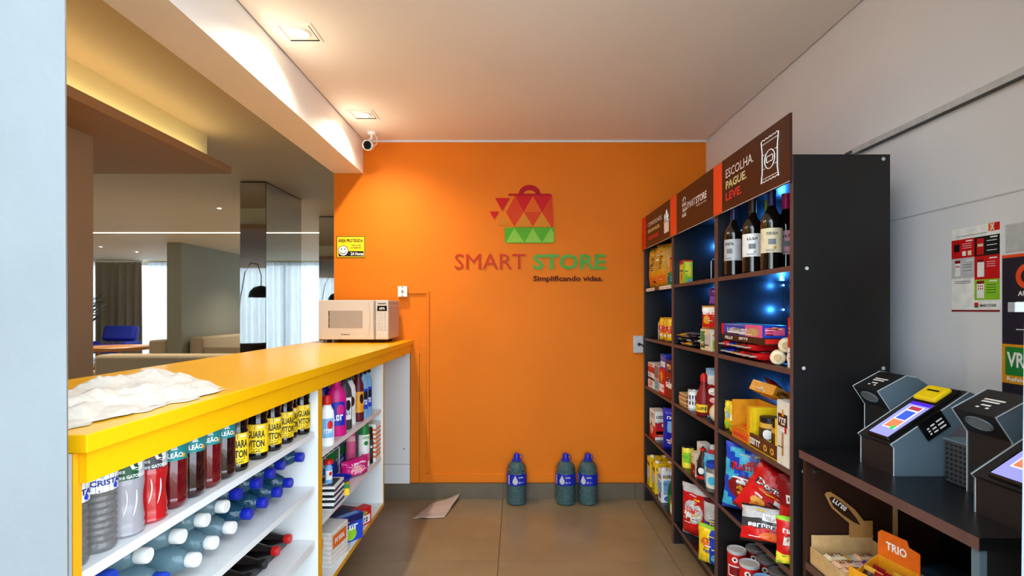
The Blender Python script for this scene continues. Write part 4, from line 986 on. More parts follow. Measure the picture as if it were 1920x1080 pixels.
def bottle(name, prof, k, cap, lab=None, seg=18, capn='cap', deco=None, smooth=40):
    b = Kind(name); b.part('body', MB().lathe(prof, k, seg), smooth)
    b.part(capn, MB().lathe(cap[0], cap[1], 14), 40)
    if lab:
        r, z0, z1, lk = lab[:4]; m = cyl_label(r, z0, z1, lk, seg)
        if deco: deco(m)
        b.part('label', m, 50)
    return b
ORD = ['first', 'second', 'third', 'fourth', 'fifth', 'sixth', 'seventh', 'eighth', 'ninth', 'tenth', 'eleventh', 'twelfth']

# ------------------------------------------------------------------ drinks on the left shelf unit, top shelf
def d_cris(m):
    crect(m, 0.0318, 0.199, 0.115, 0.119, 'blue'); crect(m, 0.0318, 0.199, 0.158, 0.164, 'blue')
    ctext(m, 'CRISTAL', 0.0322, 0.062, 0.011, 0.132, 'print_blue', 0.5); cdisc(m, 0.0322, 0.007, 0.148, 'lblue', 0.1); cdisc(m, 0.0322, 0.005, 0.122, 'blue', 0.9)
    for q in range(5): crect(m, 0.0320, 0.018, 0.124+q*0.007, 0.127+q*0.007, 'lblue', -1.2)
prof = [(0.0, 0.002), (0.026, 0.0), (0.0305, 0.006)]
for q in range(8): prof += [(0.031, 0.012+q*0.0125), (0.0285, 0.018+q*0.0125)]
prof += [(0.031, 0.113), (0.031, 0.168), (0.026, 0.186), (0.013, 0.198), (0.0125, 0.202)]
CAPP = lambda z, r=0.0145: [(r, z), (r+0.001, z+0.003), (r, z+0.012), (r-0.003, z+0.0135), (0.0, z+0.0135)]
cris = bottle('water_bottle', prof, 'pet_clear', (CAPP(0.198), 'blue'), (0.0314, 0.114, 0.166, 'white'), deco=d_cris)
cris.put((-0.80, 0.927, SA), 0.75, 'ribbed water bottle at the very left end, cut by the yellow edge', 'bottle', 'ribbed water bottles on the top shelf')
cris.put((-0.80, 0.994, SA), 0.75, 'ribbed clear water bottle with full white and blue label, top shelf', 'bottle', 'ribbed water bottles on the top shelf')
gp = [(0.0, 0.003), (0.029, 0.0), (0.0345, 0.006), (0.033, 0.011), (0.035, 0.018), (0.033, 0.024), (0.0345, 0.032), (0.031, 0.062), (0.0315, 0.08), (0.0345, 0.105), (0.034, 0.112), (0.0325, 0.115), (0.033, 0.165), (0.026, 0.182), (0.019, 0.19), (0.019, 0.195)]
def d_g(c2):
    def f(m):
        for q in range(4): crect(m, 0.0337, 0.05, 0.118+q*0.012, 0.124+q*0.012, 'lgrey', -0.8)
        ctext(m, 'G', 0.0341, 0.026, 0.028, 0.146, 'print_white', 0.55); crect(m, 0.0335, 0.035, 0.116, 0.160, c2, 0.15)
        ctext(m, 'GATORADE', 0.0341, 0.04, 0.007, 0.122, 'print_white', 0.6)
    return f
def swirl(mb, r):
    for dx in (0.0, 0.55):
        mb.tube([((r-0.001)*math.cos(-PI/2+dx-0.25+0.3*math.sin(t*2.6)), (r-0.001)*math.sin(-PI/2+dx-0.25+0.3*math.sin(t*2.6)), 0.035+0.07*t) for t in [i/10 for i in range(11)]], 0.0012, 'plastic_white', 4)
for k, c2, y, l in (('milky_drink', 'dgreen', 1.062, 'cloudy pale isotonic drink bottle beside the red one'), ('red_drink', 'dgrey', 1.133, 'bright red isotonic drink bottle on the top shelf')):
    g = bottle('sports_drink', gp, k, (CAPP(0.19, 0.02), 'orange'), (0.0333, 0.116, 0.164, 'lgrey'), deco=d_g(c2))
    sv = MB(); swirl(sv, 0.033); g.part('relief', sv, 60)
    g.put((-0.80, y, SA), 0.72, l, 'bottle', 'sports drinks on the top shelf')
tp = [(0.0, 0.006), (0.02, 0.0), (0.030, 0.010), (0.0325, 0.022), (0.031, 0.026), (0.0325, 0.03), (0.032, 0.075), (0.0325, 0.108), (0.0315, 0.112), (0.0315, 0.150), (0.0325, 0.155), (0.026, 0.178), (0.014, 0.192), (0.0135, 0.196)]
def d_leao(m):
    ctext(m, 'chá', 0.0325, 0.014, 0.008, 0.141, 'print_white', 0.15); ctext(m, 'LEÃO', 0.0325, 0.032, 0.014, 0.126, 'print_white', 0.2); cdisc(m, 0.0325, 0.005, 0.122, 'amber', 0.75); crect(m, 0.0325, 0.012, 0.118, 0.122, 'lime', -0.6)
for i, (y, k) in enumerate(((1.207, 'berry_drink'), (1.278, 'dark_drink'), (1.347, 'berry_drink'), (1.416, 'dark_drink'))):
    t = bottle('iced_tea', tp, k, (CAPP(0.192), 'teal'), (0.032, 0.112, 0.150, 'teal'), deco=d_leao)
    t.put((-0.80, y, SA), 0.62+0.1*(i % 2), 'dark iced tea bottle with teal label, '+ORD[i]+' of four from the left', 'bottle', 'teal labelled iced teas')
vp = [(0.0, 0.004), (0.027, 0.0), (0.0305, 0.006), (0.031, 0.018), (0.0305, 0.020), (0.0305, 0.108), (0.031, 0.110), (0.0275, 0.122), (0.0305, 0.135), (0.030, 0.165), (0.024, 0.184), (0.0135, 0.194), (0.013, 0.197)]
def d_gv(m):
    crect(m, 0.0314, 0.197, 0.092, 0.108, 'purple')
    ctext(m, 'GUARA', 0.0320, 0.052, 0.022, 0.078, 'print_black', 0.1); ctext(m, 'VITON', 0.0320, 0.050, 0.022, 0.050, 'print_black', 0.1); ctext(m, 'Açaí', 0.0320, 0.018, 0.009, 0.100, 'print_white', 0.5)
    for q in range(7): crect(m, 0.0320, 0.005, 0.032 if q % 2 else 0.034, 0.034 if q % 2 else 0.036, 'print_black', -0.75+q*0.22)
    crect(m, 0.0318, 0.02, 0.052, 0.058, 'lgrey', -0.95); ctext(m, '500 ml', 0.0320, 0.03, 0.006, 0.026, 'print_black', 0.1)
gv = bottle('guarana_drink', vp, 'cola', (CAPP(0.193), 'black'), (0.0311, 0.021, 0.108, 'yellow'), deco=d_gv)
for i, (x, y, rz) in enumerate(((-0.80, 1.488, 0.55), (-0.845, 1.548, 0.2), (-0.80, 1.606, 0.25), (-0.80, 1.700, 0.6), (-0.80, 1.792, 0.7), (-0.815, 1.861, 0.75), (-0.795, 1.923, 0.75))):
    gv.put((x, y, SA), rz, 'dark guarana drink with yellow label, '+ORD[i]+' of seven counted from the left', 'bottle', 'yellow labelled guarana drinks')
# stacked 1.5 litre water bottles lying with caps to the aisle
wb = {}
for nm, capk in (('blue', 'royal'), ('white', 'white'), ('sky', 'blue')):
    body = [(0.0, 0.004), (0.030, 0.0), (0.040, 0.008), (0.0435, 0.022), (0.0425, 0.03), (0.044, 0.04), (0.0425, 0.05), (0.044, 0.06), (0.0425, 0.07), (0.0435, 0.075), (0.0435, 0.15), (0.0425, 0.155), (0.044, 0.165), (0.0435, 0.195), (0.036, 0.228), (0.022, 0.258), (0.0135, 0.268), (0.013, 0.274)]
    def d_w(m):
        ctext(m, 'água', 0.0441, 0.04, 0.03, 0.11, 'print_blue', 0.3); crect(m, 0.0439, 0.2, 0.08, 0.086, 'blue')
    wb[nm] = bottle('large_water_bottle', body, 'pet_deep' if nm == 'blue' else 'pet_blue', ([(0.0165, 0.266), (0.0175, 0.268), (0.0175, 0.288), (0.016, 0.292), (0.0, 0.292)], capk), (0.0438, 0.078, 0.148, 'cyan' if nm == 'blue' else 'lblue'), deco=d_w)
R = 0.0445
ys = [1.862-i*0.0955 for i in range(10)]
def lay(kind, x, y, z, label, group, tilt=0.0):
    e = (Matrix.Rotation(random.uniform(-0.008, 0.008), 4, 'Z') @ Matrix.Rotation(PI/2+tilt, 4, 'Y') @ Matrix.Rotation(random.uniform(-0.6, 0.6), 4, 'Z')).to_euler()
    return kind.put((x, y, z), 0, label, 'bottle', group, rot=tuple(e))
CN = {'blue': 'blue', 'white': 'white', 'sky': 'bright blue'}
seq_b = ['blue']*4+['white']*3+['sky', 'white', 'white']; seq_t = ['blue']*4+['white']*4+['sky', 'sky']
for i, y in enumerate(ys):
    lay(wb[seq_b[i]], -1.088+random.uniform(-0.008, 0.008), y, SB+R, CN[seq_b[i]]+'-capped water bottle lying in the lower row, '+ORD[i]+' from the far end', 'lower row of lying water bottles')
for i in range(10):
    y = 1.815-i*0.0955
    lay(wb[seq_t[i]], -1.095+random.uniform(-0.012, 0.012), y, SB+R+0.0775, CN[seq_t[i]]+'-capped water bottle lying in the upper row, '+ORD[i]+' from the far end', 'upper row of lying water bottles')
lay(wb['blue'], -1.075, 1.911, SB+R+0.0775, 'blue-capped water bottle wedged against the shelf side in the upper row', 'upper row of lying water bottles')
cp = [(0.0, 0.004), (0.022, 0.0), (0.031, 0.01), (0.0335, 0.03), (0.030, 0.055), (0.0335, 0.085), (0.0335, 0.13), (0.027, 0.165), (0.016, 0.205), (0.0125, 0.222), (0.0125, 0.228)]
def d_c(c): 
    def f(m): ctext(m, 'Cola', 0.0342, 0.05, 0.022, 0.107, 'print_white', 0.4); crect(m, 0.034, 0.2, 0.088, 0.090, c)
    return f
for i, (y, c) in enumerate(((1.905, 'red'), (1.812, 'red'), (1.720, 'black'), (1.628, 'black'), (1.536, 'black'), (1.444, 'black'))):
    k = bottle('cola_bottle', cp, 'cola', ([(0.0145, 0.218), (0.0165, 0.221), (0.0165, 0.238), (0.015, 0.241), (0, 0.241)], c), (0.0337, 0.087, 0.128, 'dred' if c == 'red' else 'black'), deco=d_c(c))
    lay(k, -1.068, y, SD-0.006+0.034, c+'-capped cola bottle on the bottom shelf, '+ORD[i]+' from the far end', 'lying cola bottles')

# ------------------------------------------------------------------ cleaning products
def squeeze(name, w, d, h, k, capk, labk, neck=0.016, text=None, captype='flip'):
    """oval household bottle"""
    s = d/w; prof = [(0.0, 0.0), (w*0.46, 0.0), (w*0.5, 0.008), (w*0.48, h*0.3), (w*0.5, h*0.55), (w*0.46, h*0.68), (w*0.3, h*0.77), (neck, h*0.81), (neck, h*0.83)]
    b = Kind(name); b.part('body', MB().lathe(prof, k, 18, squash=s), 45)
    if captype == 'spray':
        c = MB().lathe([(neck*1.1, h*0.82), (neck*1.1, h*0.87), (neck*0.7, h*0.90)], capk, 12).box(-0.012, -0.05, h*0.89, 0.012, 0.03, h, capk).box(-0.006, -0.035, h*0.80, 0.006, -0.028, h*0.9, capk).box(-0.005, -0.06, h*0.93, 0.005, -0.05, h*0.97, 'white')
    else:
        c = MB().lathe([(neck*1.25, h*0.82), (neck*1.3, h*0.83), (neck*1.15, h*0.95), (neck*0.8, h), (0, h)], capk, 14)
    b.part('cap', c, 45)
    m = MB(); rr = w*0.5+0.0008
    def mp(ang, wd, zc, hh): return lambda a, bb: (rr*math.cos(ang+a*wd/rr), s*rr*math.sin(ang+a*wd/rr)*1.01, zc+bb*hh)
    m.mapped(rect_geo(-0.5, -0.5, 0.5, 0.5, 8, 1), mp(-PI/2, w*0.85, h*0.36, h*0.38), labk)
    rr += 0.0006
    m.mapped(disc_geo(14, 2), mp(-PI/2+0.3, w*0.2, h*0.42, h*0.09), capk if capk not in (labk,) else 'white')
    if text: 
        rr += 0.0006; m.mapped(text_geo(text, True), mp(-PI/2, w*0.6, h*0.30, h*0.09), 'print_white' if labk not in ('white', 'yellow', 'cream') else 'print_blue')
    b.part('label', m, 45); return b
ZR = TA
items = [
 (squeeze('cleaner_bottle', 0.058, 0.045, 0.205, 'white', 'red', 'lblue', text='VEJA'), (-0.775, 2.13, ZR), 0.5, 'white cleaner bottle with red cap on the upper right-hand shelf', 'cleaning bottle'),
 (squeeze('detergent_bottle', 0.085, 0.055, 0.27, 'royal', 'royal', 'purple'), (-0.87, 2.33, ZR), 0.5, 'deep blue cleaning bottle behind the white one with red cap', 'cleaning bottle'),
 (squeeze('softener_bottle', 0.085, 0.06, 0.275, 'magenta', 'magenta', 'royal', text='Ypê'), (-0.795, 2.30, ZR), 0.5, 'big magenta softener bottle on the upper right-hand shelf', 'cleaning bottle'),
 (squeeze('spray_bottle', 0.07, 0.05, 0.27, 'dgrey', 'black', 'white', text='Azulim', captype='spray'), (-0.80, 2.42, ZR), 0.6, 'grey trigger spray bottle with white label beside the magenta bottle', 'spray bottle'),
 (squeeze('bleach_bottle', 0.075, 0.055, 0.27, 'white', 'dbrown', 'offwhite', captype='spray'), (-0.815, 2.52, ZR), 0.6, 'plain white trigger bottle in the middle of the cleaning shelf', 'spray bottle'),
 (squeeze('insecticide_can', 0.055, 0.055, 0.27, 'maroon', 'black', 'amber'), (-0.79, 2.60, ZR), 0.6, 'maroon and yellow insecticide can on the cleaning shelf', 'can'),
 (squeeze('glass_cleaner', 0.058, 0.045, 0.275, 'lblue', 'black', 'blue', text='VIDROS'), (-0.79, 2.675, ZR), 0.6, 'light blue bottle with black cap, left of two at the row end', 'cleaning bottle'),
 (squeeze('glass_cleaner', 0.058, 0.045, 0.275, 'lblue', 'black', 'blue', text='VIDROS'), (-0.79, 2.745, ZR), 0.6, 'light blue bottle with black cap, last at the row end', 'cleaning bottle')]
for k, loc, rz, l, c in items: k.put(loc, rz, l, c, 'cleaning products on the upper shelf')
ZR = TB
aer = bottle('aerosol_can', [(0.0, 0.0), (0.028, 0.0), (0.029, 0.004), (0.029, 0.165), (0.025, 0.172)], 'white', ([(0.0275, 0.168), (0.0275, 0.20), (0.022, 0.222), (0.0, 0.224)], 'green'), (0.0293, 0.006, 0.164, 'white'),
             deco=lambda m: (crect(m, 0.0296, 0.18, 0.142, 0.163, 'lemon'), cdisc(m, 0.0298, 0.012, 0.125, 'green', 0.2), crect(m, 0.0296, 0.05, 0.03, 0.07, 'pink', 0.2), ctext(m, 'BOM AR', 0.0300, 0.04, 0.012, 0.153, 'print_green', 0.2)))
aer.put((-0.80, 2.73, ZR), 0.5, 'white aerosol can with green cap on the middle right-hand shelf', 'aerosol can')
bottle('aerosol_can', [(0.0, 0.0), (0.024, 0.0), (0.0245, 0.16), (0.02, 0.168)], 'rose', ([(0.0215, 0.165), (0.0215, 0.2), (0, 0.204)], 'pink'), (0.0248, 0.02, 0.14, 'pink')).put((-0.86, 2.70, ZR), 0.4, 'pink aerosol can behind the green-capped one', 'aerosol can')
bottle('deodorant_can', [(0.0, 0.0), (0.022, 0.0), (0.0225, 0.15), (0.018, 0.158)], 'black', ([(0.02, 0.155), (0.02, 0.19), (0, 0.194)], 'black'), (0.0228, 0.03, 0.13, 'dgrey'), deco=lambda m: ctext(m, 'MEN', 0.0232, 0.03, 0.012, 0.09, 'print_white', 0.3)).put((-0.79, 2.785, ZR), 0.5, 'slim black deodorant can on the middle right-hand shelf', 'can')
sp = carton('striped_pack', 0.10, 0.05, 0.20, 'white', [('F', 0.0, 0.1+0.12*i, 1.0, 0.16+0.12*i, 'orange') for i in range(7)]+[('L', 0, 0.1+0.12*i, 1, 0.16+0.12*i, 'orange') for i in range(7)]+[('L', 'o', 0.5, 0.5, 0.015, 0.02, 'dred')])
sp.put((-0.785, 2.863, ZR), FL, 'orange and white striped pack standing on the middle shelf', 'pack')
bag('wipes_pack', 0.17, 0.085, 0.075, solid('foil_magenta'), [('o', -0.1, -0.1, 0.55, 0.5, 'rose'), ('t', 'SILCREME', 0.0, 0.62, 1.1, 0.22, 'print_white')], 3, 'magenta', 0.04).put((-0.80, 2.57, ZR), 1.05, 'magenta pack of cotton pads on the middle right-hand shelf', 'pack')
carton('tissue_pack', 0.16, 0.09, 0.12, 'blue', [('F', 0.0, 0.6, 1, 1, 'green'), ('L', 0, 0.55, 1, 1, 'green'), ('F', 't', 'Johnson', 0.5, 0.4, 0.6, 0.14, 'print_white'), ('L', 't', 'baby', 0.5, 0.35, 0.6, 0.15, 'print_white')]).put((-0.945, 2.66, ZR), FL, 'blue and green pack behind the magenta pads', 'pack')
carton('soap_pack', 0.16, 0.08, 0.06, 'dred', [('L', 't', 'LUX', 0.5, 0.5, 0.5, 0.4, 'print_white'), ('F', 0, 0.0, 1, 0.3, 'rose')]).put((-0.965, 2.42, ZR+0.156), FL, 'red soap pack on top of the white wire rack', 'pack')
wr = empty('wire_rack', (-0.965, 2.42, ZR+0.003), 0, 'small white wire rack on the middle right-hand shelf', 'rack')
for x in (-0.09, 0.10):
    MB().tube([(x, -0.10, 0), (x, -0.10, 0.15), (x, 0.12, 0.15), (x, 0.12, 0)], 0.0025, 'wire_white').build('side_wire', wr)
for y in (-0.10, -0.05, 0.0, 0.06, 0.12): MB().tube([(-0.09, y, 0.15), (0.10, y, 0.15)], 0.002, 'wire_white').build('cross_wire', wr)
carton('toiletry_box', 0.10, 0.07, 0.10, 'navy', [('L', 0.1, 0.2, 0.9, 0.5, 'cyan'), ('F', 0.1, 0.2, 0.9, 0.5, 'cyan')]).put((-0.97, 2.43, ZR), FL, 'dark blue toiletry box underneath the wire rack', 'box')
nb = carton('notebook_pack', 0.13, 0.10, 0.022, 'white', [('L', 0, 0.1, 1, 0.62, 'print_black'), ('F', 0, 0.1, 1, 0.62, 'navy'), ('T', 0.08, 0.1, 0.92, 0.9, 'dgrey'), ('T', 't', 'CAIXA', 0.5, 0.5, 0.6, 0.2, 'print_white')])
for i in range(4): nb.put((-0.80, 2.20+0.004*(i % 2), ZR+i*0.0225), FL+0.05*(i % 2), 'black and white flat box, '+['lowest', 'second', 'third', 'top'][i]+' in the stack of four', 'box', 'stack of flat boxes')
squeeze('glue_bottle', 0.032, 0.026, 0.10, 'lblue', 'red', 'white').put((-0.79, 2.19, ZR+0.0905), 0.5, 'little pale bottle with red cap on the flat boxes', 'bottle')
carton('sponge_pack', 0.12, 0.09, 0.05, 'yellow', [('L', 0, 0.6, 1, 1, 'green'), ('F', 0.2, 0.3, 0.7, 0.8, 'pink'), ('T', 'o', 0.5, 0.5, 0.03, 0.03, 'royal')]).put((-0.80, 2.345, ZR), FL+0.3, 'yellow sponge pack beside the stack of flat boxes', 'pack')
dsc = Kind('blue_plate'); dsc.part('plate', MB().lathe([(0.0, 0.0), (0.045, 0.0), (0.06, 0.012), (0.056, 0.014), (0.044, 0.005), (0.0, 0.005)], 'royal', 20), 40); dsc.put((-0.80, 2.345, ZR+0.051), 0, 'round blue plate lying on the yellow sponge pack', 'plate')
ZR = TC_
m = MB().box(-0.075, -0.055, 0, 0.075, 0.055, 0.145, 'white')
for fz in range(7): m.box(-0.0757, -0.0557, 0.006+fz*0.02, 0.0757, 0.0557, 0.018+fz*0.02, 'offwhite')
m.box(-0.0765, -0.02, 0.075, -0.0757, 0.05, 0.12, 'orange').box(-0.06, -0.0565, 0.07, 0.06, -0.0557, 0.125, 'orange').box(-0.0765, -0.02, 0.02, -0.0757, 0.05, 0.07, 'lgrey').text('PAPEL', (0, -0.057, 0.098), (1, 0, 0), (0, 0, 1), 0.09, 0.02, 'print_white')
nk = Kind('napkin_pack'); nk.part('pack', m); nk.part('wrap', MB().box(-0.0775, -0.058, 0.0, 0.0775, 0.058, 0.1475, 'pane')); nk.put((-0.82, 2.26, ZR), FL-0.15, 'white wrapped napkin pack with orange label on the bottom shelf', 'pack')
carton('cereal_box', 0.13, 0.05, 0.12, 'blue', [('F', 0.0, 0.75, 1, 1, 'navy'), ('F', 't', 'OMO', 0.5, 0.55, 0.6, 0.2, 'print_white'), ('F', 'o', 0.5, 0.3, 0.03, 0.03, 'lime'), ('L', 0.2, 0.2, 0.8, 0.6, 'yellow'), ('T', 0.1, 0.2, 0.9, 0.8, 'lblue')]).put((-0.79, 2.44, ZR), 0.9, 'blue washing powder box on the bottom right-hand shelf', 'box')
carton('matches_box', 0.10, 0.05, 0.085, 'red', [('F', 0.1, 0.1, 0.9, 0.55, 'white'), ('F', 'o', 0.5, 0.7, 0.015, 0.012, 'green'), ('F', 't', 'VIM', 0.5, 0.3, 0.5, 0.25, 'print_black'), ('L', 0, 0.6, 1, 1, 'green')]).put((-0.785, 2.62, ZR), 1.1, 'small red and white box at the end of the bottom shelf', 'box')
carton('flat_pack', 0.18, 0.10, 0.045, 'dred', [('T', 0.1, 0.2, 0.9, 0.8, 'navy'), ('F', 't', 'LIMPA', 0.5, 0.5, 0.6, 0.5, 'print_white')]).put((-0.90, 2.66, ZR), 1.3, 'flat red and navy pack behind the small boxes', 'pack')
carton('flat_pack', 0.20, 0.11, 0.07, 'navy', [('T', 0.1, 0.2, 0.9, 0.8, 'violet'), ('L', 0.1, 0.2, 0.9, 0.5, 'white')]).put((-0.91, 2.46, ZR), 1.35, 'flat navy pack behind the washing powder', 'pack')

# ------------------------------------------------------------------ goods on the black shelves
Z1, Z2, Z3, Z4, Z5 = SH
def bookend(x, y, z, label, h=0.095):
    r = empty('wire_bookend', (x, y, z), 0, label, 'bookend', 'wire bookends')
    MB().tube([(0, 0, 0.002), (0, 0, h*0.9), (0.006, 0, h), (0.09, 0, h), (0.096, 0, h*0.9), (0.096, 0, 0.002)], 0.0022, 'wire_white').build('hoop', r, smooth=60)
    MB().tube([(0, 0, 0.002), (0, -0.05, 0.002), (0.096, -0.05, 0.002), (0.096, 0, 0.002)], 0.0022, 'wire_white').build('base_wire', r, smooth=60)
# far unit
gb = [bag('pasta_bag', 0.15, 0.275, 0.075, lambda u, v: 'foil_gold' if v > -0.2 else 'foil_amber', [('t', 'PIPOCA', 0, 0.15, 1.2, 0.2, 'print_brown', 1.3), ('r', -0.5, -0.8, 0.5, -0.45, 'orange')], s, 'amber', 0.05) for s in (1, 5, 9)]
gb[0].put((0.945, 3.49, Z1), -1.25, 'golden snack bag leftmost on the far top shelf', 'snack bag', 'golden bags on the far top shelf')
gb[1].put((0.945, 3.30, Z1), -1.1, 'golden snack bag in the middle of the far top shelf', 'snack bag', 'golden bags on the far top shelf')
gb[2].put((1.02, 3.17, Z1), -0.9, 'golden snack bag set back on the right of the far top shelf', 'snack bag', 'golden bags on the far top shelf')
bag('biscuit_pack', 0.10, 0.17, 0.05, solid('foil_orange'), [('o', 0, 0.2, 0.5, 0.3, 'yellow')], 12, 'dred', 0.05).put((0.955, 3.09, Z1), -0.9, 'orange biscuit pack by the divider on the far top shelf', 'snack bag')
carton('candy_box', 0.05, 0.04, 0.075, 'green', [('F', 0.1, 0.2, 0.9, 0.6, 'blue'), ('R', 0.1, 0.3, 0.9, 0.7, 'cyan')]).put((0.91, 3.04, Z1), FR, 'tiny green and blue box at the front of the far top shelf', 'box')
for y, L, l in ((3.43, 0.20, 'white price strip on the far top shelf edge, left one'), (3.09, 0.24, 'white price strip on the far top shelf edge, longer right one')):
    r = empty('price_strip', (SX0, y, Z1-0.004), 0, l, 'price tag', 'price strips')
    MB().box(-0.0025, -L/2, -0.016, 0.0, L/2, 0.004, 'white').build('holder', r)
    m = MB()
    for q in range(6): m.box(-0.0029, -L/2+0.01+q*L/6.2, -0.010, -0.0025, -L/2+0.01+q*L/6.2+0.018, -0.004, 'grey')
    m.build('print', r)
bookend(0.93, 3.40, Z2, 'wire bookend on the second far shelf', 0.12)
pk = [bag('savoury_pack', 0.085, 0.145, 0.05, lambda u, v: 'foil_gold' if abs(u) > 0.4 else 'foil_yellow', [('r', -0.6, -0.3, 0.6, 0.3, 'red'), ('o', 0.1, 0.1, 0.3, 0.2, 'cream'), ('t', 'BIS', 0, -0.5, 0.8, 0.15, 'print_white')], s, 'gold', 0.05) for s in (21, 23)]
for i, (x, y) in enumerate(((0.925, 3.245), (0.93, 3.165), (0.925, 3.085))): pk[i % 2].put((x, y, Z2), -1.2+0.1*i, ['left', 'middle', 'right'][i]+' of three golden and red packs on the second far shelf', 'snack bag', 'golden red packs on the second far shelf')
carton('biscuit_box', 0.14, 0.09, 0.165, 'white', [('F', 0, 0.62, 1, 0.85, 'red'), ('F', 0, 0.32, 1, 0.42, 'dbrown'), ('F', 0.1, 0.05, 0.9, 0.28, 'rose'), ('F', 't', 'BAUDUCCO', 0.5, 0.92, 0.8, 0.08, 'print_red'), ('R', 0, 0.6, 1, 0.85, 'dred'), ('R', 0, 0.3, 1, 0.4, 'brown')]).put((0.945, 3.48, Z3), FR, 'white and red biscuit box leftmost on the third far shelf', 'box')
carton('coffee_box', 0.10, 0.09, 0.165, 'lgrey', [('F', 0, 0.5, 1, 0.95, 'grey'), ('F', 0.1, 0.1, 0.9, 0.4, 'cyan'), ('R', 0.1, 0.45, 0.9, 0.8, 'white'), ('R', 't', 'CAFE', 0.5, 0.3, 0.7, 0.12, 'print_black')]).put((0.945, 3.34, Z3), FR, 'grey coffee box in the middle of the third far shelf', 'box')
carton('biscuit_box', 0.12, 0.10, 0.16, 'red', [('F', 0.1, 0.1, 0.9, 0.4, 'white'), ('F', 'o', 0.5, 0.7, 0.03, 0.03, 'amber'), ('R', 0.1, 0.5, 0.9, 0.95, 'white'), ('R', 0.1, 0.12, 0.9, 0.3, 'cyan'), ('R', 't', 'NESTLE', 0.5, 0.7, 0.6, 0.1, 'print_red')]).put((0.945, 3.20, Z3), FR, 'red and white box on the third far shelf under the blue packs', 'box')
carton('biscuit_box', 0.11, 0.09, 0.155, 'dred', [('F', 0, 0.4, 1, 0.6, 'white'), ('R', 0, 0.4, 1, 0.62, 'cream'), ('R', 'o', 0.5, 0.2, 0.02, 0.02, 'orange'), ('R', 't', 'TODDY', 0.5, 0.8, 0.8, 0.12, 'print_white')]).put((0.94, 3.055, Z3), FR, 'dark red box by the divider on the third far shelf', 'box')
carton('wafer_pack', 0.12, 0.09, 0.085, 'blue', [('F', 0.1, 0.1, 0.9, 0.5, 'white'), ('R', 0, 0.55, 1, 0.95, 'royal'), ('R', 't', 'OREO', 0.5, 0.3, 0.8, 0.25, 'print_white')]).put((0.945, 3.19, Z3+0.161), FR, 'blue wafer pack stacked on the third far shelf, left', 'pack')
carton('wafer_pack', 0.10, 0.085, 0.07, 'navy', [('F', 0.1, 0.2, 0.9, 0.6, 'amber'), ('R', 'o', 0.5, 0.5, 0.02, 0.02, 'amber'), ('R', 0, 0.8, 1, 1, 'red')]).put((0.94, 3.06, Z3+0.156), FR, 'navy and amber pack stacked by the divider on the third far shelf', 'pack')
carton('cereal_box', 0.14, 0.075, 0.185, 'white', [('F', 0, 0.0, 1, 0.45, 'red'), ('F', 'o', 0.4, 0.3, 0.03, 0.03, 'cream'), ('F', 0.1, 0.7, 0.9, 0.9, 'lgrey'), ('R', 0, 0.1, 1, 0.62, 'red'), ('R', 't', 'AVEIA', 0.5, 0.8, 0.8, 0.1, 'print_black'), ('R', 0.1, 0.2, 0.9, 0.3, 'white')]).put((0.94, 3.45, Z4), FR, 'red and white oat box on the fourth far shelf', 'box')
bag('sugar_bag', 0.16, 0.25, 0.085, solid('foil_royal'), [('r', -0.35, -0.1, 0.45, 0.45, 'lblue'), ('o', 0.1, -0.45, 0.25, 0.16, 'rose'), ('t', 'CAFE', 0, 0.62, 0.8, 0.14, 'print_white')], 31, 'royal', 0.06).put((0.955, 3.13, Z4), -0.75, 'glossy blue coffee bag on the fourth far shelf', 'snack bag')
def carton_milk(name, k, bandk, text, pic):
    kk = carton(name, 0.074, 0.074, 0.195, k, [('F', 0, 0.3, 1, 0.62, bandk), ('F', 't', text, 0.5, 0.78, 0.85, 0.11, 'print_black'), ('F', 'o', 0.5, 0.2, 0.02, 0.025, pic), ('R', 0.15, 0.25, 0.9, 0.7, bandk), ('R', 't', text, 0.5, 0.82, 0.8, 0.1, 'print_black'), ('R', 'o', 0.5, 0.12, 0.022, 0.015, pic), ('T', 0.05, 0.4, 0.95, 0.6, 'white')])
    kk.part('cap', MB().lathe([(0.013, 0.1955), (0.014, 0.197), (0.014, 0.209), (0.0, 0.21)], 'white', 12, (0.012, -0.015, 0)), 40)
    return kk
ye = carton_milk('juice_carton', 'yellow', 'lgrey', 'SUCO', 'lime'); bl = carton_milk('milk_carton', 'white', 'lblue', 'LEITE', 'blue')
for i, (x, y) in enumerate(((0.935, 3.53), (1.02, 3.53), (0.935, 3.40), (1.02, 3.40), (1.02, 3.28))):
    ye.put((x, y, Z5), FR, ['yellow juice carton nearest the wall, front row of the bottom far shelf', 'yellow juice carton nearest the wall, back row of the bottom far shelf', 'second yellow juice carton of the front row on the bottom far shelf', 'second yellow juice carton of the back row on the bottom far shelf', 'last yellow juice carton of the back row, behind the milk'][i], 'carton', 'juice cartons')
bl.put((0.935, 3.25, Z5), FR, 'white and blue milk carton on the bottom far shelf', 'carton')
bottle('soda_bottle', [(0.0, 0), (0.03, 0.0), (0.034, 0.01), (0.034, 0.11), (0.028, 0.15), (0.013, 0.175), (0.013, 0.18)], 'dgreen', (CAPP(0.178), 'green'), (0.0345, 0.05, 0.10, 'green')).put((0.935, 3.09, Z5), FR, 'green soda bottle beside the milk carton', 'bottle')
bottle('sauce_jar', [(0.0, 0), (0.03, 0.0), (0.033, 0.01), (0.033, 0.08), (0.028, 0.09)], 'kraft', ([(0.03, 0.088), (0.031, 0.105), (0, 0.106)], 'red'), (0.0335, 0.02, 0.07, 'cream')).put((0.925, 3.01, Z5), FR, 'small brown sauce jar by the divider on the bottom far shelf', 'jar')
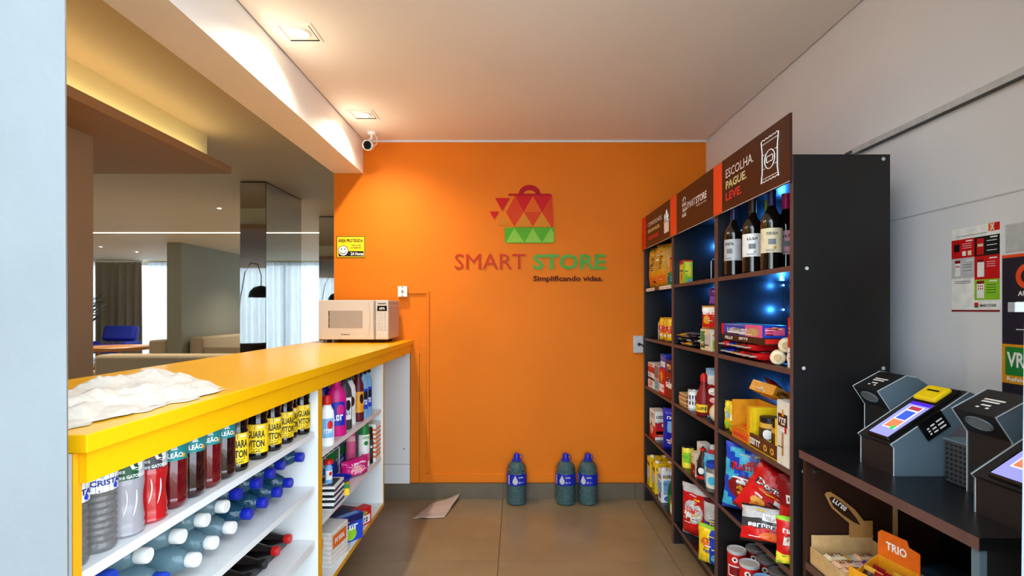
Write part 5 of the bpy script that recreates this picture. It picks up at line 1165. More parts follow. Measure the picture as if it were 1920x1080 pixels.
# middle unit
carton('tea_box', 0.068, 0.05, 0.13, 'yellow', [('F', 0, 0.85, 1, 1, 'red'), ('F', 't', 'PIRAQUE', 0.5, 0.55, 0.8, 0.1, 'print_black'), ('F', 'o', 0.5, 0.3, 0.015, 0.02, 'orange'), ('R', 0, 0, 1, 1, 'lime'), ('R', 0.15, 0.3, 0.85, 0.9, 'lemon', 0.0004), ('R', 0.4, 0.05, 0.9, 0.2, 'lblue', 0.0004), ('R', 0, 0.94, 1, 1, 'red', 0.0004)]).put((0.942, 2.885, Z1), FR, 'yellow and lime box alone on the middle top shelf', 'box')
bookend(0.915, 2.44, Z1, 'wire bookend on the middle top shelf')
bookend(0.93, 2.583, Z2, 'wire bookend behind the chocolate bars on the middle shelf', 0.10)
bars = [flowpack('chocolate_bar', 0.125, 0.04, 0.02, a, b, t) for a, b, t in (('foil_black', 'dgrey', 'TRENTO'), ('foil_dbrown', 'lgrey', 'SNICKERS'), ('foil_navy', 'lgrey', 'NEGRESCO'), ('foil_amber', 'gold', 'CHOKITO'), ('foil_lgrey', 'grey', None), ('foil_red', 'dred', 'KITKAT'))]
bn_ = ['black', 'dark brown', 'navy', 'amber', 'silver', 'red']
pos = 0
BI = [0, 1, 0, 3, 2, 4, 0, 1, 4, 0, 2, 0, 1, 4, 0, 3, 0, 4, 1, 0, 2]
for i in range(21):
    L_ = i//7; y = 2.885-(i % 7)*0.044; x = 0.945+0.02*((i*7) % 3)
    o = bars[BI[i]].put((x, y, Z2+0.0015+L_*0.0215), 0, bn_[BI[i]]+' chocolate bar, '+ORD[i % 7]+' from the far end of the '+['lowest', 'middle', 'top'][L_]+' layer', 'chocolate bar', 'chocolate bars on the middle shelf')
    o.rotation_euler = (0, 0, random.uniform(-0.1, 0.1)+(PI if i % 2 else 0))
carton('sweets_box', 0.13, 0.10, 0.10, 'cream', [('F', 0.05, 0.1, 0.45, 0.9, 'green'), ('F', 0.5, 0.2, 0.95, 0.8, 'lgrey'), ('R', 0.05, 0.55, 0.95, 0.95, 'white'), ('R', 0.1, 0.1, 0.9, 0.5, 'lime'), ('R', 't', 'HALLS', 0.5, 0.75, 0.7, 0.2, 'print_black'), ('R', 'o', 0.4, 0.3, 0.015, 0.015, 'yellow')]).put((0.945, 2.46, Z2), FR, 'pale printed sweets box by the divider on the second middle shelf', 'box')
bag('candy_bag', 0.14, 0.11, 0.06, lambda u, v: 'foil_red' if v < 0.2 else 'foil_white', [('o', -0.4, -0.2, 0.3, 0.4, 'amber'), ('t', 'BALAS', 0.1, 0.3, 1.0, 0.25, 'print_red')], 41, 'amber', 0.06).put((0.94, 2.455, Z2+0.101), -0.9, 'red and white candy bag on top of the pale sweets box', 'snack bag')
bag('candy_bag', 0.12, 0.08, 0.05, lambda u, v: 'foil_purple' if v > 0 else 'foil_violet', [('o', 0, 0.0, 0.4, 0.4, 'rose')], 42, 'purple', 0.08).put((0.965, 2.445, Z2+0.214), -0.8, 'purple candy bag crowning the pile on the second middle shelf', 'snack bag')
wf_ = carton('wafer_pack', 0.12, 0.06, 0.022, 'tan', [('F', 0, 0.2, 1, 0.7, 'kraft'), ('F', 0, 0.8, 1, 1, 'cream'), ('R', 0, 0.3, 1, 0.7, 'brown')])
for i in range(3): wf_.put((0.93, 2.81+0.01*(i % 2), Z3+i*0.0225), FR, ['lowest', 'middle', 'top'][i]+' of three tan wafer packs on the third middle shelf', 'pack', 'tan wafer packs')
bottle('tin_can', [(0.0, 0), (0.031, 0.0), (0.032, 0.003), (0.032, 0.104), (0.031, 0.107)], 'lgrey', ([(0.0312, 0.1065), (0.0312, 0.110), (0, 0.109)], 'steel'), (0.0325, 0.012, 0.095, 'white'), capn='lid', deco=lambda m: (crect(m, 0.0329, 0.10, 0.03, 0.08, 'navy'), ctext(m, 'LEITE', 0.0333, 0.05, 0.014, 0.055, 'print_white', 0.3))).put((0.925, 2.70, Z3), -1.1, 'white and navy tin can on the third middle shelf', 'can')
kz = bottle('ketchup_bottle', [(0.0, 0), (0.035, 0.0), (0.038, 0.01), (0.037, 0.06), (0.036, 0.10), (0.02, 0.14), (0.014, 0.165), (0.014, 0.17)], 'dred', ([(0.018, 0.165), (0.018, 0.19), (0.01, 0.205), (0, 0.206)], 'red'), (0.0385, 0.018, 0.055, 'yellow'), deco=lambda m: ctext(m, 'SHOYU', 0.0389, 0.05, 0.014, 0.036, 'print_black', 0.3))
kz.put((0.93, 2.575, Z3), -1.0, 'red-capped sauce bottle with yellow label on the third middle shelf', 'bottle')
bottle('soy_sauce', [(0.0, 0), (0.027, 0.0), (0.03, 0.01), (0.03, 0.10), (0.014, 0.16), (0.012, 0.22)], 'cola', (CAPP(0.218, 0.013), 'black'), (0.0305, 0.03, 0.085, 'black'), deco=lambda m: crect(m, 0.031, 0.04, 0.035, 0.08, 'white', 0.3)).put((0.985, 2.535, Z3), -1.0, 'tall black sauce bottle behind the red-capped bottle', 'bottle')
bag('biscuit_pack', 0.09, 0.225, 0.05, lambda u, v: 'foil_lgrey' if v > 0.0 else 'foil_rose', [('o', 0, 0.4, 0.5, 0.16, 'red'), ('r', -0.5, -0.5, 0.5, -0.1, 'white')], 51, 'lblue', 0.04).put((1.0, 2.62, Z3), -0.7, 'pale silver pack standing behind the sauce bottle', 'snack bag')
bag('biscuit_pack', 0.09, 0.22, 0.05, lambda u, v: 'foil_lgrey' if v > 0.5 else 'foil_dred', [('o', 0, 0.2, 0.6, 0.16, 'white'), ('o', 0, -0.2, 0.5, 0.13, 'rose'), ('t', 'BIS', 0, -0.6, 0.8, 0.1, 'print_white')], 52, 'lblue', 0.04).put((0.955, 2.482, Z3), -0.8, 'dark red pack standing by the divider on the third middle shelf', 'snack bag')
rb = Kind('bread_roll'); mm = MB().ball((0, 0, 0.045), 0.042, 0.055, 0.045, 'cream', 16, 10); rb.part('loaf', mm, 60); rb.put((0.93, 2.382, Z3), 0, 'round pale bread loaf at the divider on the third middle shelf', 'bread')
yc = bottle('corn_can', [(0.0, 0), (0.030, 0.0), (0.031, 0.003), (0.031, 0.104), (0.03, 0.107)], 'lemon', ([(0.0302, 0.1065), (0.0302, 0.110), (0, 0.109)], 'steel'), (0.0315, 0.01, 0.098, 'lemon'), capn='lid', deco=lambda m: (crect(m, 0.0319, 0.05, 0.03, 0.085, 'lime', 0.5), ctext(m, 'MILHO', 0.0323, 0.045, 0.014, 0.06, 'print_green', -0.1)))
yc.put((0.925, 2.80, Z4), -1.0, 'yellow corn can leftmost on the fourth middle shelf', 'can')
carton('sauce_sachet', 0.055, 0.05, 0.15, 'white', [('F', 0.1, 0.2, 0.9, 0.5, 'rose'), ('R', 0.1, 0.3, 0.9, 0.8, 'lgrey')]).put((0.985, 2.735, Z4), FR, 'slim white box behind on the fourth middle shelf', 'box')
carton('cream_box', 0.06, 0.05, 0.12, 'cream', [('F', 0, 0.0, 1, 0.5, 'dred'), ('R', 0.1, 0.1, 0.9, 0.4, 'brown'), ('R', 't', 'CREME', 0.5, 0.7, 0.8, 0.1, 'print_brown')]).put((0.93, 2.66, Z4), FR, 'cream and dark red box on the fourth middle shelf', 'box')
bottle('chocolate_syrup', [(0.0, 0), (0.026, 0.0), (0.028, 0.01), (0.028, 0.09), (0.012, 0.14), (0.012, 0.15)], 'dbrown', (CAPP(0.149, 0.013), 'red'), (0.0285, 0.015, 0.08, 'black'), deco=lambda m: (cdisc(m, 0.029, 0.016, 0.055, 'white', 0.3), crect(m, 0.029, 0.06, 0.015, 0.03, 'red', 0.3))).put((0.925, 2.575, Z4), -1.0, 'dark chocolate syrup bottle with white emblem, fourth middle shelf', 'bottle')
bottle('ketchup_bottle', [(0.0, 0), (0.028, 0.0), (0.03, 0.01), (0.03, 0.12), (0.015, 0.15)], 'red', ([(0.015, 0.15), (0.015, 0.17), (0, 0.172)], 'white'), (0.0305, 0.03, 0.09, 'red')).put((0.985, 2.60, Z4), -1.0, 'red bottle with white cap behind the syrup', 'bottle')
bottle('mayonnaise_jar', [(0.0, 0), (0.034, 0.0), (0.037, 0.01), (0.037, 0.10), (0.03, 0.115)], 'pet_clear', ([(0.034, 0.112), (0.036, 0.115), (0.036, 0.135), (0.0, 0.137)], 'blue'), (0.0375, 0.02, 0.09, 'offwhite'), capn='lid', deco=lambda m: cdisc(m, 0.038, 0.02, 0.055, 'cyan', 0.3)).put((0.925, 2.43, Z4), -1.0, 'clear jar with blue lid by the divider on the fourth middle shelf', 'jar')
bag('milk_powder', 0.10, 0.15, 0.06, solid('foil_cyan'), [('t', 'NINHO', 0, 0.1, 1.2, 0.2, 'print_white')], 61, 'lblue', 0.06).put((0.95, 2.505, Z4), -0.9, 'light blue milk powder pouch on the fourth middle shelf', 'snack bag')
tn = bottle('biscuit_tin', [(0.0, 0), (0.058, 0.0), (0.06, 0.004), (0.06, 0.078), (0.058, 0.08)], 'navy', ([(0.061, 0.07), (0.062, 0.072), (0.062, 0.086), (0.058, 0.09), (0, 0.09)], 'dgrey'), (0.0605, 0.005, 0.068, 'navy'), capn='lid', deco=lambda m: (cdisc(m, 0.061, 0.022, 0.036, 'amber', 0.1), ctext(m, 'BUTTER', 0.0614, 0.05, 0.014, 0.036, 'print_white', 0.8)))
bx = carton('stock_box', 0.13, 0.12, 0.15, 'dgrey', [('F', 0.1, 0.2, 0.9, 0.8, 'maroon'), ('R', 0.1, 0.2, 0.9, 0.8, 'brown')]); bx.put((1.06, 2.50, Z4), FR, 'dark carton under the round navy tin', 'box'); tn.put((1.05, 2.50, Z4+0.151), -0.8, 'round navy biscuit tin raised at the back of the fourth middle shelf', 'tin')
bag('rice_bag', 0.20, 0.27, 0.09, lambda u, v: 'foil_red' if not (v > 0.78) else 'foil_lgrey', [('o', -0.05, 0.05, 0.62, 0.45, 'lgrey'), ('o', -0.05, 0.05, 0.54, 0.39, 'white'), ('t', 'União', -0.05, 0.1, 0.85, 0.2, 'print_red'), ('r', -0.4, -0.25, 0.3, -0.2, 'dred'), ('o', 0.6, -0.5, 0.18, 0.12, 'rose')], 71, 'lgrey', 0.05).put((0.955, 2.72, Z5), -0.95, 'red and white sugar bag on the bottom middle shelf', 'snack bag')
bag('snack_bag', 0.17, 0.20, 0.08, lambda u, v: 'foil_lgrey' if v > 0 else 'foil_blue', [('o', 0, -0.1, 0.6, 0.4, 'navy'), ('t', 'FOFURA', 0, -0.1, 1.0, 0.18, 'print_white')], 72, 'maroon', 0.06).put((0.985, 2.50, Z5+0.07), -0.7, 'silver and navy snack bag set back on the bottom middle shelf', 'snack bag')
bag('snack_bag', 0.15, 0.18, 0.07, lambda u, v: 'foil_yellow' if u < 0 else 'foil_blue', [('o', -0.3, 0.2, 0.3, 0.25, 'orange'), ('t', 'CHEETOS', 0.1, -0.2, 1.1, 0.16, 'print_blue'), ('o', 0.4, -0.5, 0.3, 0.2, 'cyan')], 73, 'lime', 0.06).put((0.92, 2.43, Z5), -0.85, 'yellow and blue snack bag in front on the bottom middle shelf', 'snack bag')
carton('snack_crate', 0.20, 0.12, 0.068, 'dgrey', [('F', 0.1, 0.2, 0.9, 0.8, 'maroon'), ('R', 0.1, 0.2, 0.9, 0.8, 'brown')]).put((1.04, 2.50, Z5), FR, 'low dark crate under the silver snack bag', 'crate')
# near unit: wine
wp = [(0.0, 0.008), (0.03, 0.0), (0.037, 0.006), (0.0375, 0.02), (0.0375, 0.175), (0.035, 0.195), (0.022, 0.218), (0.0145, 0.235), (0.0138, 0.285), (0.0152, 0.287), (0.0152, 0.297), (0.0, 0.298)]
def wine(name, labk, capk, txt, z0=0.065, z1=0.155):
    def dd(m):
        ctext(m, txt, 0.0386, 0.042, 0.010, z1-0.020, 'print_black', 0.0); crect(m, 0.0384, 0.026, z0+0.030, z0+0.050, 'grey'); cdisc(m, 0.0386, 0.006, z0+0.018, 'gold' if labk == 'cream' else 'lgrey', 0.25)
        for q in range(2): crect(m, 0.0384, 0.03, z0+0.006+q*0.004, z0+0.008+q*0.004, 'grey', -0.2)
    k = Kind(name); k.part('bottle', MB().lathe(wp, 'wine_glass', 22), 40)
    k.part('capsule', MB().lathe([(0.0150, 0.240), (0.0146, 0.285), (0.0158, 0.287), (0.0158, 0.299), (0.0, 0.2995)], capk, 14), 40)
    m = cyl_label(0.0380, z0, z1, labk, 16, 1.35); dd(m); k.part('label', m, 50); return k
for (k, x, y, rz, l) in ((wine('wine_bottle', 'lgrey', 'navy', 'MALBEC'), 0.93, 2.225, -0.85, 'wine bottle with pale grey label, left of the three front bottles'), (wine('wine_bottle', 'white', 'dbrown', 'CASA'), 0.938, 2.065, -0.45, 'wine bottle with white label, middle of the three front bottles'),
                         (wine('wine_bottle', 'cream', 'navy', 'RESERVADO'), 0.945, 1.925, -0.40, 'wine bottle with cream label and gold seal, right front'), (wine('wine_bottle', 'white', 'navy', 'TINTO'), 1.01, 2.235, -0.2, 'wine bottle set back behind the middle front bottle'),
                         (wine('wine_bottle', 'white', 'lime', 'BRANCO'), 1.02, 2.10, -0.3, 'green-capped wine bottle set back behind the cream-label bottle'), (wine('wine_bottle', 'rose', 'magenta', 'ROSE'), 1.03, 1.985, -0.3, 'pink-capped wine bottle set back by the right-hand panel')):
    k.put((x, y, Z1), rz, l, 'wine bottle', 'wine bottles on the near top shelf')
# near unit: biscuits
carton('long_box', 0.40, 0.11, 0.024, 'dbrown', [('F', 0.02, 0.15, 0.3, 0.85, 'black'), ('F', 't', 'LACTA', 0.2, 0.5, 0.2, 0.5, 'print_white'), ('F', 't', 'AMARO', 0.55, 0.6, 0.2, 0.4, 'print_white'), ('T', 0.1, 0.2, 0.9, 0.8, 'maroon'), ('R', 0, 0.2, 1, 0.9, 'red')]).put((0.955, 2.08, Z2+0.063), FR, 'long flat dark chocolate carton lying on the wrapped biscuits', 'box')
carton('long_box', 0.38, 0.09, 0.046, 'blue', [('F', 0.0, 0.0, 0.08, 1, 'red'), ('F', 0.62, 0.0, 1, 1, 'pink'), ('F', 'o', 0.8, 0.4, 0.05, 0.016, 'tan'), ('F', 't', 'PASSATEMPO', 0.42, 0.4, 0.5, 0.5, 'print_white'), ('R', 0.1, 0.2, 0.9, 0.8, 'pink'), ('T', 0.1, 0.1, 0.9, 0.9, 'cyan')]).put((0.945, 2.09, Z2+0.088), FR, 'blue and pink biscuit box stacked on the flat dark carton', 'box')
rp = flowpack('biscuit_pack', 0.15, 0.05, 0.030, 'foil_red', 'lgrey', 'TOSTINES'); rp2 = flowpack('biscuit_pack', 0.15, 0.05, 0.030, 'foil_dred', 'lgrey', 'MAIZENA'); bp = flowpack('biscuit_pack', 0.13, 0.05, 0.030, 'foil_royal', 'lgrey', 'OREO'); kp = flowpack('biscuit_pack', 0.14, 0.05, 0.030, 'foil_dbrown', 'gold', 'CALIPSO')
n_ = 0
for k, y, z, cn in ((bp, 2.245, 0, 'blue'), (bp, 2.19, 0, 'blue'), (kp, 2.13, 0, 'brown'), (rp, 2.07, 0, 'red'), (rp2, 2.01, 0, 'dark red'), (rp, 1.95, 0, 'red'), (rp, 2.24, 1, 'red'), (bp, 2.185, 1, 'blue'), (kp, 2.12, 1, 'brown'), (rp2, 2.06, 1, 'dark red'), (rp, 2.0, 1, 'red')):
    k.put((0.955, y, Z2+0.0005+z*0.031), random.uniform(-0.08, 0.08), cn+' biscuit pack, '+ORD[n_ if n_ < 6 else n_-6]+' from the left in the '+['bottom', 'upper'][z]+' layer', 'biscuit pack', 'wrapped biscuits on the second near shelf'); n_ += 1
rk = Kind('biscuit_roll'); rk.part('roll', MB().lathe([(0.0, -0.002), (0.014, -0.001), (0.0225, 0.001), (0.025, 0.004), (0.025, 0.07), (0.02, 0.074), (0.0, 0.074)], 'cream', 16, axis='y'), 40)
rk.part('wrap_fold', MB().lathe([(0.009, -0.003), (0.012, -0.0025), (0.013, -0.001)], 'tan', 10, axis='y'), 40)
for i, (s, z) in enumerate(((0.0, 0.025), (0.051, 0.025), (0.102, 0.025), (0.0255, 0.0683), (0.0765, 0.0683))):
    rk.put((0.905+0.882*s, 1.80-0.47*s, Z2+z+0.0005), -0.49, ['left roll of pale biscuits in the bottom row', 'middle roll of pale biscuits in the bottom row', 'right roll of pale biscuits in the bottom row', 'left roll of pale biscuits on top', 'right roll of pale biscuits on top'][i], 'biscuit roll', 'pale biscuit rolls')
bottle('condensed_milk_can', [(0.0, 0), (0.025, 0.0), (0.026, 0.003), (0.026, 0.075), (0.025, 0.078)], 'lgrey', ([(0.0255, 0.0775), (0.0255, 0.081), (0, 0.08)], 'steel'), (0.0264, 0.006, 0.072, 'red'), capn='lid', deco=lambda m: (crect(m, 0.0268, 0.04, 0.01, 0.035, 'white', 0.3), cdisc(m, 0.0268, 0.012, 0.052, 'white', 0.3))).put((1.06, 1.715, Z2), -0.4, 'red and white can beside the right-hand panel of the second near shelf', 'can')
carton('slim_box', 0.04, 0.035, 0.165, 'red', [('F', 0, 0.0, 1, 0.4, 'white'), ('R', 0, 0.0, 1, 0.45, 'white'), ('R', 'o', 0.5, 0.75, 0.012, 0.015, 'white'), ('F', 'o', 0.5, 0.75, 0.012, 0.015, 'lgrey')]).put((0.922, 1.712, Z2), FR, 'slim red and white box against the right-hand panel', 'box')
# near unit: sweets shelf
lp_ = [bag('candy_bag', 0.058, 0.125, 0.045, lambda u, v: 'foil_lemon' if v > -0.1 else 'foil_yellow', [('o', 0, 0.1, 0.4, 0.25, k), ('r', -0.5, -0.7, 0.5, -0.4, 'lime')], s, 'yellow', 0.05) for s, k in ((91, 'lblue'), (92, 'white'))]
lp_[0].put((0.93, 2.25, Z3), -1.0, 'yellow sweets pouch, farther of the two on the third near shelf', 'snack bag', 'yellow sweets pouches'); lp_[1].put((0.925, 2.187, Z3), -1.0, 'yellow sweets pouch, nearer of the two on the third near shelf', 'snack bag', 'yellow sweets pouches')
def display_box(L, D, H, k, kw, label, loc, window, goods):
    r = empty('display_box', (loc[0], loc[1], loc[2]+0.0006), 0, label, 'display box'); t = 0.003
    def B(nm, *a): return MB().box(*a).build(nm, r)
    B('base', -D/2, -L/2, 0, D/2, L/2, t, k); B('back', D/2-t, -L/2, t, D/2, L/2, H, k)
    B('side', -D/2, -L/2, t, D/2-t, -L/2+t, H, k); B('side', -D/2, L/2-t, t, D/2-t, L/2, H, k)
    B('front', -D/2, -L/2+t, t, -D/2+t, L/2-t, H*window, kw)
    for s in (-1, 1): B('front_post', -D/2, s*(L/2-t)-(0.014 if s > 0 else 0), H*window, -D/2+t, s*(L/2-t)+(0.014 if s < 0 else 0), H, k)
    goods(r, L, D, H); return r
def g1(r, L, D, H):
    MB().text('PACOQUITA', (-D/2-0.0008, 0, H*0.12), (0, -1, 0), (0, 0, 1), L*0.8, H*0.1, 'print_red').build('lettering', r)
    MB().text('SONHO', (0.0, -L/2-0.0008, H*0.8), (1, 0, 0), (0, 0, 1), D*0.5, H*0.1, 'print_brown').build('lettering', r)
display_box(0.155, 0.11, 0.15, 'amber', 'orange', 'orange display box of wrapped sweets on the third near shelf', (0.948, 2.075, Z3), 0.28, g1)
sw_ = flowpack('wrapped_sweet', 0.085, 0.03, 0.024, 'foil_orange', 'amber')
for i in range(4): sw_.put((0.945, 2.027+0.032*i, Z3+0.0042), random.uniform(-0.05, 0.05), 'orange wrapped sweet in the bottom layer of the display box, '+ORD[i]+' from the near side', 'sweet', 'bottom layer of orange sweets')
for i in range(4): sw_.put((0.945, 2.027+0.032*i, Z3+0.028), random.uniform(-0.05, 0.05), 'orange wrapped sweet in the upper layer of the display box, '+ORD[i]+' from the near side', 'sweet', 'upper layer of orange sweets')
def g2(r, L, D, H):
    MB().text('PINGO', (-D/2-0.0008, L*0.28, H*0.17), (0, -1, 0), (0, 0, 1), L*0.4, H*0.16, 'print_white').build('lettering', r)
    for y in (-0.02, -0.07): MB().flat(disc_geo(14, 1), (-D/2-0.0008, y, H*0.16), (0, -0.014, 0), (0, 0, 0.012), 'gold').flat(disc_geo(10, 1), (-D/2-0.0012, y, H*0.16), (0, -0.006, 0), (0, 0, 0.005), 'brown').build('biscuit_print', r)
display_box(0.215, 0.12, 0.145, 'yellow', 'brown', 'yellow and brown display box with jars on the third near shelf', (0.953, 1.885, Z3), 0.36, g2)
jr = bottle('sweets_jar', [(0.0, 0), (0.036, 0.0), (0.038, 0.006), (0.038, 0.085), (0.03, 0.1)], 'gold', ([(0.034, 0.098), (0.036, 0.1), (0.036, 0.118), (0, 0.12)], 'black'), (0.0385, 0.02, 0.08, 'dbrown'), capn='lid', deco=lambda m: (cdisc(m, 0.039, 0.018, 0.058, 'white', 0.2), crect(m, 0.039, 0.04, 0.025, 0.038, 'lemon', 0.2)))
jr.put((0.945, 1.935, Z3+0.0032), -0.9, 'black-lidded sweets jar on the left inside the yellow display box', 'jar', 'jars in the yellow display box'); jr.put((0.945, 1.84, Z3+0.0032), -0.9, 'black-lidded sweets jar on the right inside the yellow display box', 'jar', 'jars in the yellow display box')
carton('whisky_box', 0.075, 0.062, 0.215, 'offwhite', [('F', 0.1, 0.6, 0.9, 0.8, 'dbrown'), ('F', 't', 'OAK', 0.5, 0.7, 0.6, 0.08, 'print_white'), ('F', 0.42, 0.15, 0.58, 0.5, 'kraft'), ('R', 0.05, 0.66, 0.95, 0.82, 'dbrown'), ('R', 't', 'TALENTO', 0.5, 0.74, 0.7, 0.06, 'print_white'), ('R', 't', 'DARK', 0.5, 0.55, 0.5, 0.04, 'print_black'), ('R', 0.42, 0.16, 0.55, 0.42, 'brown'), ('R', 0.32, 0.13, 0.68, 0.18, 'kraft', 0.0004)]).put((0.920, 1.735, Z3), FR, 'tall white spirits box beside the right-hand panel', 'box')
ob_ = carton('open_box', 0.09, 0.12, 0.04, 'amber', [('T', 0.1, 0.1, 0.9, 0.9, 'kraft'), ('F', 't', 'BATON', 0.5, 0.5, 0.7, 0.4, 'print_brown')]).put((0.975, 2.01, Z3+0.185), 0.3, 'tilted open yellow carton on top of the display boxes', 'box'); ob_.rotation_euler = (0.1, 0.45, 0.35)
for i, (x, y, dz, ry, rz, l, k) in enumerate(((1.075, 2.16, 0.19, 0.7, 0.1, 'red chocolate bar sticking up at the left of the sweets shelf', 5), (1.105, 2.08, 0.155, 0.2, 0.4, 'red chocolate bar lying behind the tilted carton', 5), (1.105, 1.99, 0.155, -0.1, 0.5, 'navy chocolate bar lying behind the tilted carton', 2), (1.105, 1.90, 0.155, 0.0, 0.3, 'silver chocolate bar nearest the display box of jars', 4), (1.105, 1.82, 0.155, 0.1, -0.2, 'silver chocolate bar behind the tall white box', 4))):
    o = bars[k].put((x, y, Z3+dz), 0, l, 'chocolate bar', 'loose bars on the sweets shelf'); o.rotation_euler = (0, ry, rz)
carton('sweets_carton', 0.50, 0.17, 0.15, 'dgrey', [('F', 0.05, 0.1, 0.95, 0.9, 'maroon'), ('T', 0.1, 0.1, 0.9, 0.9, 'dred')]).put((1.10, 1.98, Z3), FR, 'dark stock carton behind the display boxes', 'box')
bag('candy_bag', 0.10, 0.13, 0.05, lambda u, v: 'foil_red' if v < 0.1 else 'foil_purple', [('o', 0, 0, 0.4, 0.3, 'pink'), ('r', -0.6, 0.4, 0.6, 0.6, 'lblue')], 95, 'violet', 0.05).put((1.05, 1.775, Z3+0.152), -0.5, 'red and purple sweets bag above the tall white box', 'snack bag')
# near unit: crisps
rf = bag('crisp_bag', 0.23, 0.28, 0.10, lambda u, v: 'foil_blue' if (math.floor((u+v)*2.2) % 2) else 'foil_cyan', [('t', 'Ruffles', -0.15, 0.42, 1.25, 0.26, 'dred', 0.15), ('t', 'Ruffles', -0.16, 0.44, 1.22, 0.24, 'print_red', 0.15), ('o', -0.3, -0.25, 0.55, 0.36, 'dred'), ('o', -0.25, -0.05, 0.38, 0.1, 'white'), ('o', -0.3, -0.32, 0.26, 0.18, 'amber'), ('o', 0.45, 0.72, 0.24, 0.13, 'navy'), ('o', 0.45, 0.72, 0.14, 0.07, 'red')], 101, 'blue', 0.045)
o = rf.put((0.975, 2.155, Z4+0.009), -0.45, 'bright blue crisp bag on the fourth near shelf', 'crisp bag', 'crisp bags on the fourth near shelf'); o.rotation_euler = (0.0, 0.06, -0.5)
dp = bag('crisp_bag', 0.18, 0.215, 0.075, lambda u, v: 'foil_red', [('t', 'Doritos', 0.0, 0.28, 1.55, 0.24, 'print_black'), ('t', 'Doritos', -0.01, 0.30, 1.5, 0.22, 'print_white'), ('r', -0.5, 0.05, 0.4, 0.09, 'amber'), ('o', -0.3, -0.35, 0.3, 0.16, 'amber'), ('o', -0.2, -0.55, 0.33, 0.15, 'orange'), ('r', 0.25, -0.15, 0.75, 0.0, 'white'), ('o', 0.45, 0.66, 0.35, 0.14, 'orange')], 102, 'dred', 0.045)
o = dp.put((0.915, 1.998, Z4+0.046), 0, 'red tortilla chip bag leaning in front of the blue bag', 'crisp bag', 'crisp bags on the fourth near shelf'); o.rotation_euler = (-0.1, 0.5, -0.5)
d2 = bag('crisp_bag', 0.16, 0.275, 0.08, lambda u, v: 'foil_dred' if v > 0.2 else 'foil_red', [('t', 'TOSTITOS', 0.0, 0.45, 1.5, 0.2, 'print_white'), ('r', -0.5, 0.2, 0.5, 0.26, 'white'), ('o', 0.0, -0.2, 0.55, 0.3, 'kraft')], 103, 'dred', 0.045)
d2.put((0.988, 1.785, Z4), -0.4, 'dark red crisp bag standing at the back right', 'crisp bag', 'crisp bags on the fourth near shelf')
d3 = bag('crisp_bag', 0.19, 0.13, 0.08, lambda u, v: 'foil_red' if v < -0.3 else ('foil_dgrey' if v < 0.25 else 'foil_lgrey'), [('t', 'SENSACOES', 0.0, -0.12, 1.5, 0.2, 'print_white'), ('r', -0.2, 0.15, 0.3, 0.55, 'white'), ('r', -0.12, 0.22, 0.22, 0.48, 'lgrey'), ('o', 0.1, -0.65, 0.4, 0.18, 'orange')], 104, 'black', 0.05)
o = d3.put((0.900, 1.858, Z4+0.006), 0, 'black, silver and red crisp bag lying low at the front', 'crisp bag', 'crisp bags on the fourth near shelf'); o.rotation_euler = (-0.45, 0.0, -0.55)
bag('peanut_bag', 0.09, 0.16, 0.05, lambda u, v: 'foil_red' if v > -0.5 else 'foil_lemon', [('t', 'KEBAB', 0, 0.5, 1.3, 0.16, 'print_white'), ('r', -0.6, -0.1, 0.2, 0.25, 'offwhite'), ('o', 0.5, 0.1, 0.2, 0.12, 'cream'), ('o', 0.6, -0.2, 0.2, 0.12, 'cream'), ('o', 0, -0.7, 0.5, 0.12, 'yellow')], 105, 'lime', 0.05).put((0.912, 1.727, Z4), -0.35, 'red and yellow peanut bag by the right-hand panel', 'snack bag')
def tube_can(k, lidk, k2):
    return bottle('crisp_tube', [(0.0, 0), (0.0365, 0.0), (0.0375, 0.003), (0.0375, 0.17), (0.0365, 0.172)], k, ([(0.0385, 0.166), (0.039, 0.168), (0.039, 0.178), (0.037, 0.179), (0.034, 0.175), (0.0, 0.175)], lidk), (0.0379, 0.01, 0.16, k), capn='lid',
        deco=lambda m: (crect(m, 0.0383, 0.06, 0.075, 0.12, 'white', 0.2), crect(m, 0.0386, 0.05, 0.08, 0.115, k2, 0.2), cdisc(m, 0.0386, 0.012, 0.145, 'white', 0.2), cdisc(m, 0.0389, 0.005, 0.146, 'black', 0.2), crect(m, 0.0383, 0.08, 0.02, 0.05, 'amber', 0.2)))
tc_ = {'red': tube_can('red', 'lgrey', 'dred'), 'green': tube_can('green', 'lblue', 'lime'), 'blue': tube_can('dred', 'grey', 'brown')}
tcs = [('red', 0.935, 2.205), ('red', 0.935, 2.085), ('green', 0.935, 1.965), ('green', 0.935, 1.86), ('blue', 1.02, 2.22), ('blue', 1.02, 2.12), ('blue', 1.02, 2.02), ('blue', 1.02, 1.92), ('blue', 1.02, 1.82)]
for i, (k, x, y) in enumerate(tcs):
    nm = {'red': 'bright red crisp tube with grey lid', 'green': 'green crisp tube with pale blue lid', 'blue': 'dark red crisp tube with grey lid'}[k]
    tc_[k].put((x, y, Z5), -0.8, nm+', '+(ORD[i] if i < 4 else ORD[i-4])+' from the left in the '+('front' if i < 4 else 'back')+' row', 'crisp tube', 'crisp tubes on the bottom near shelf')

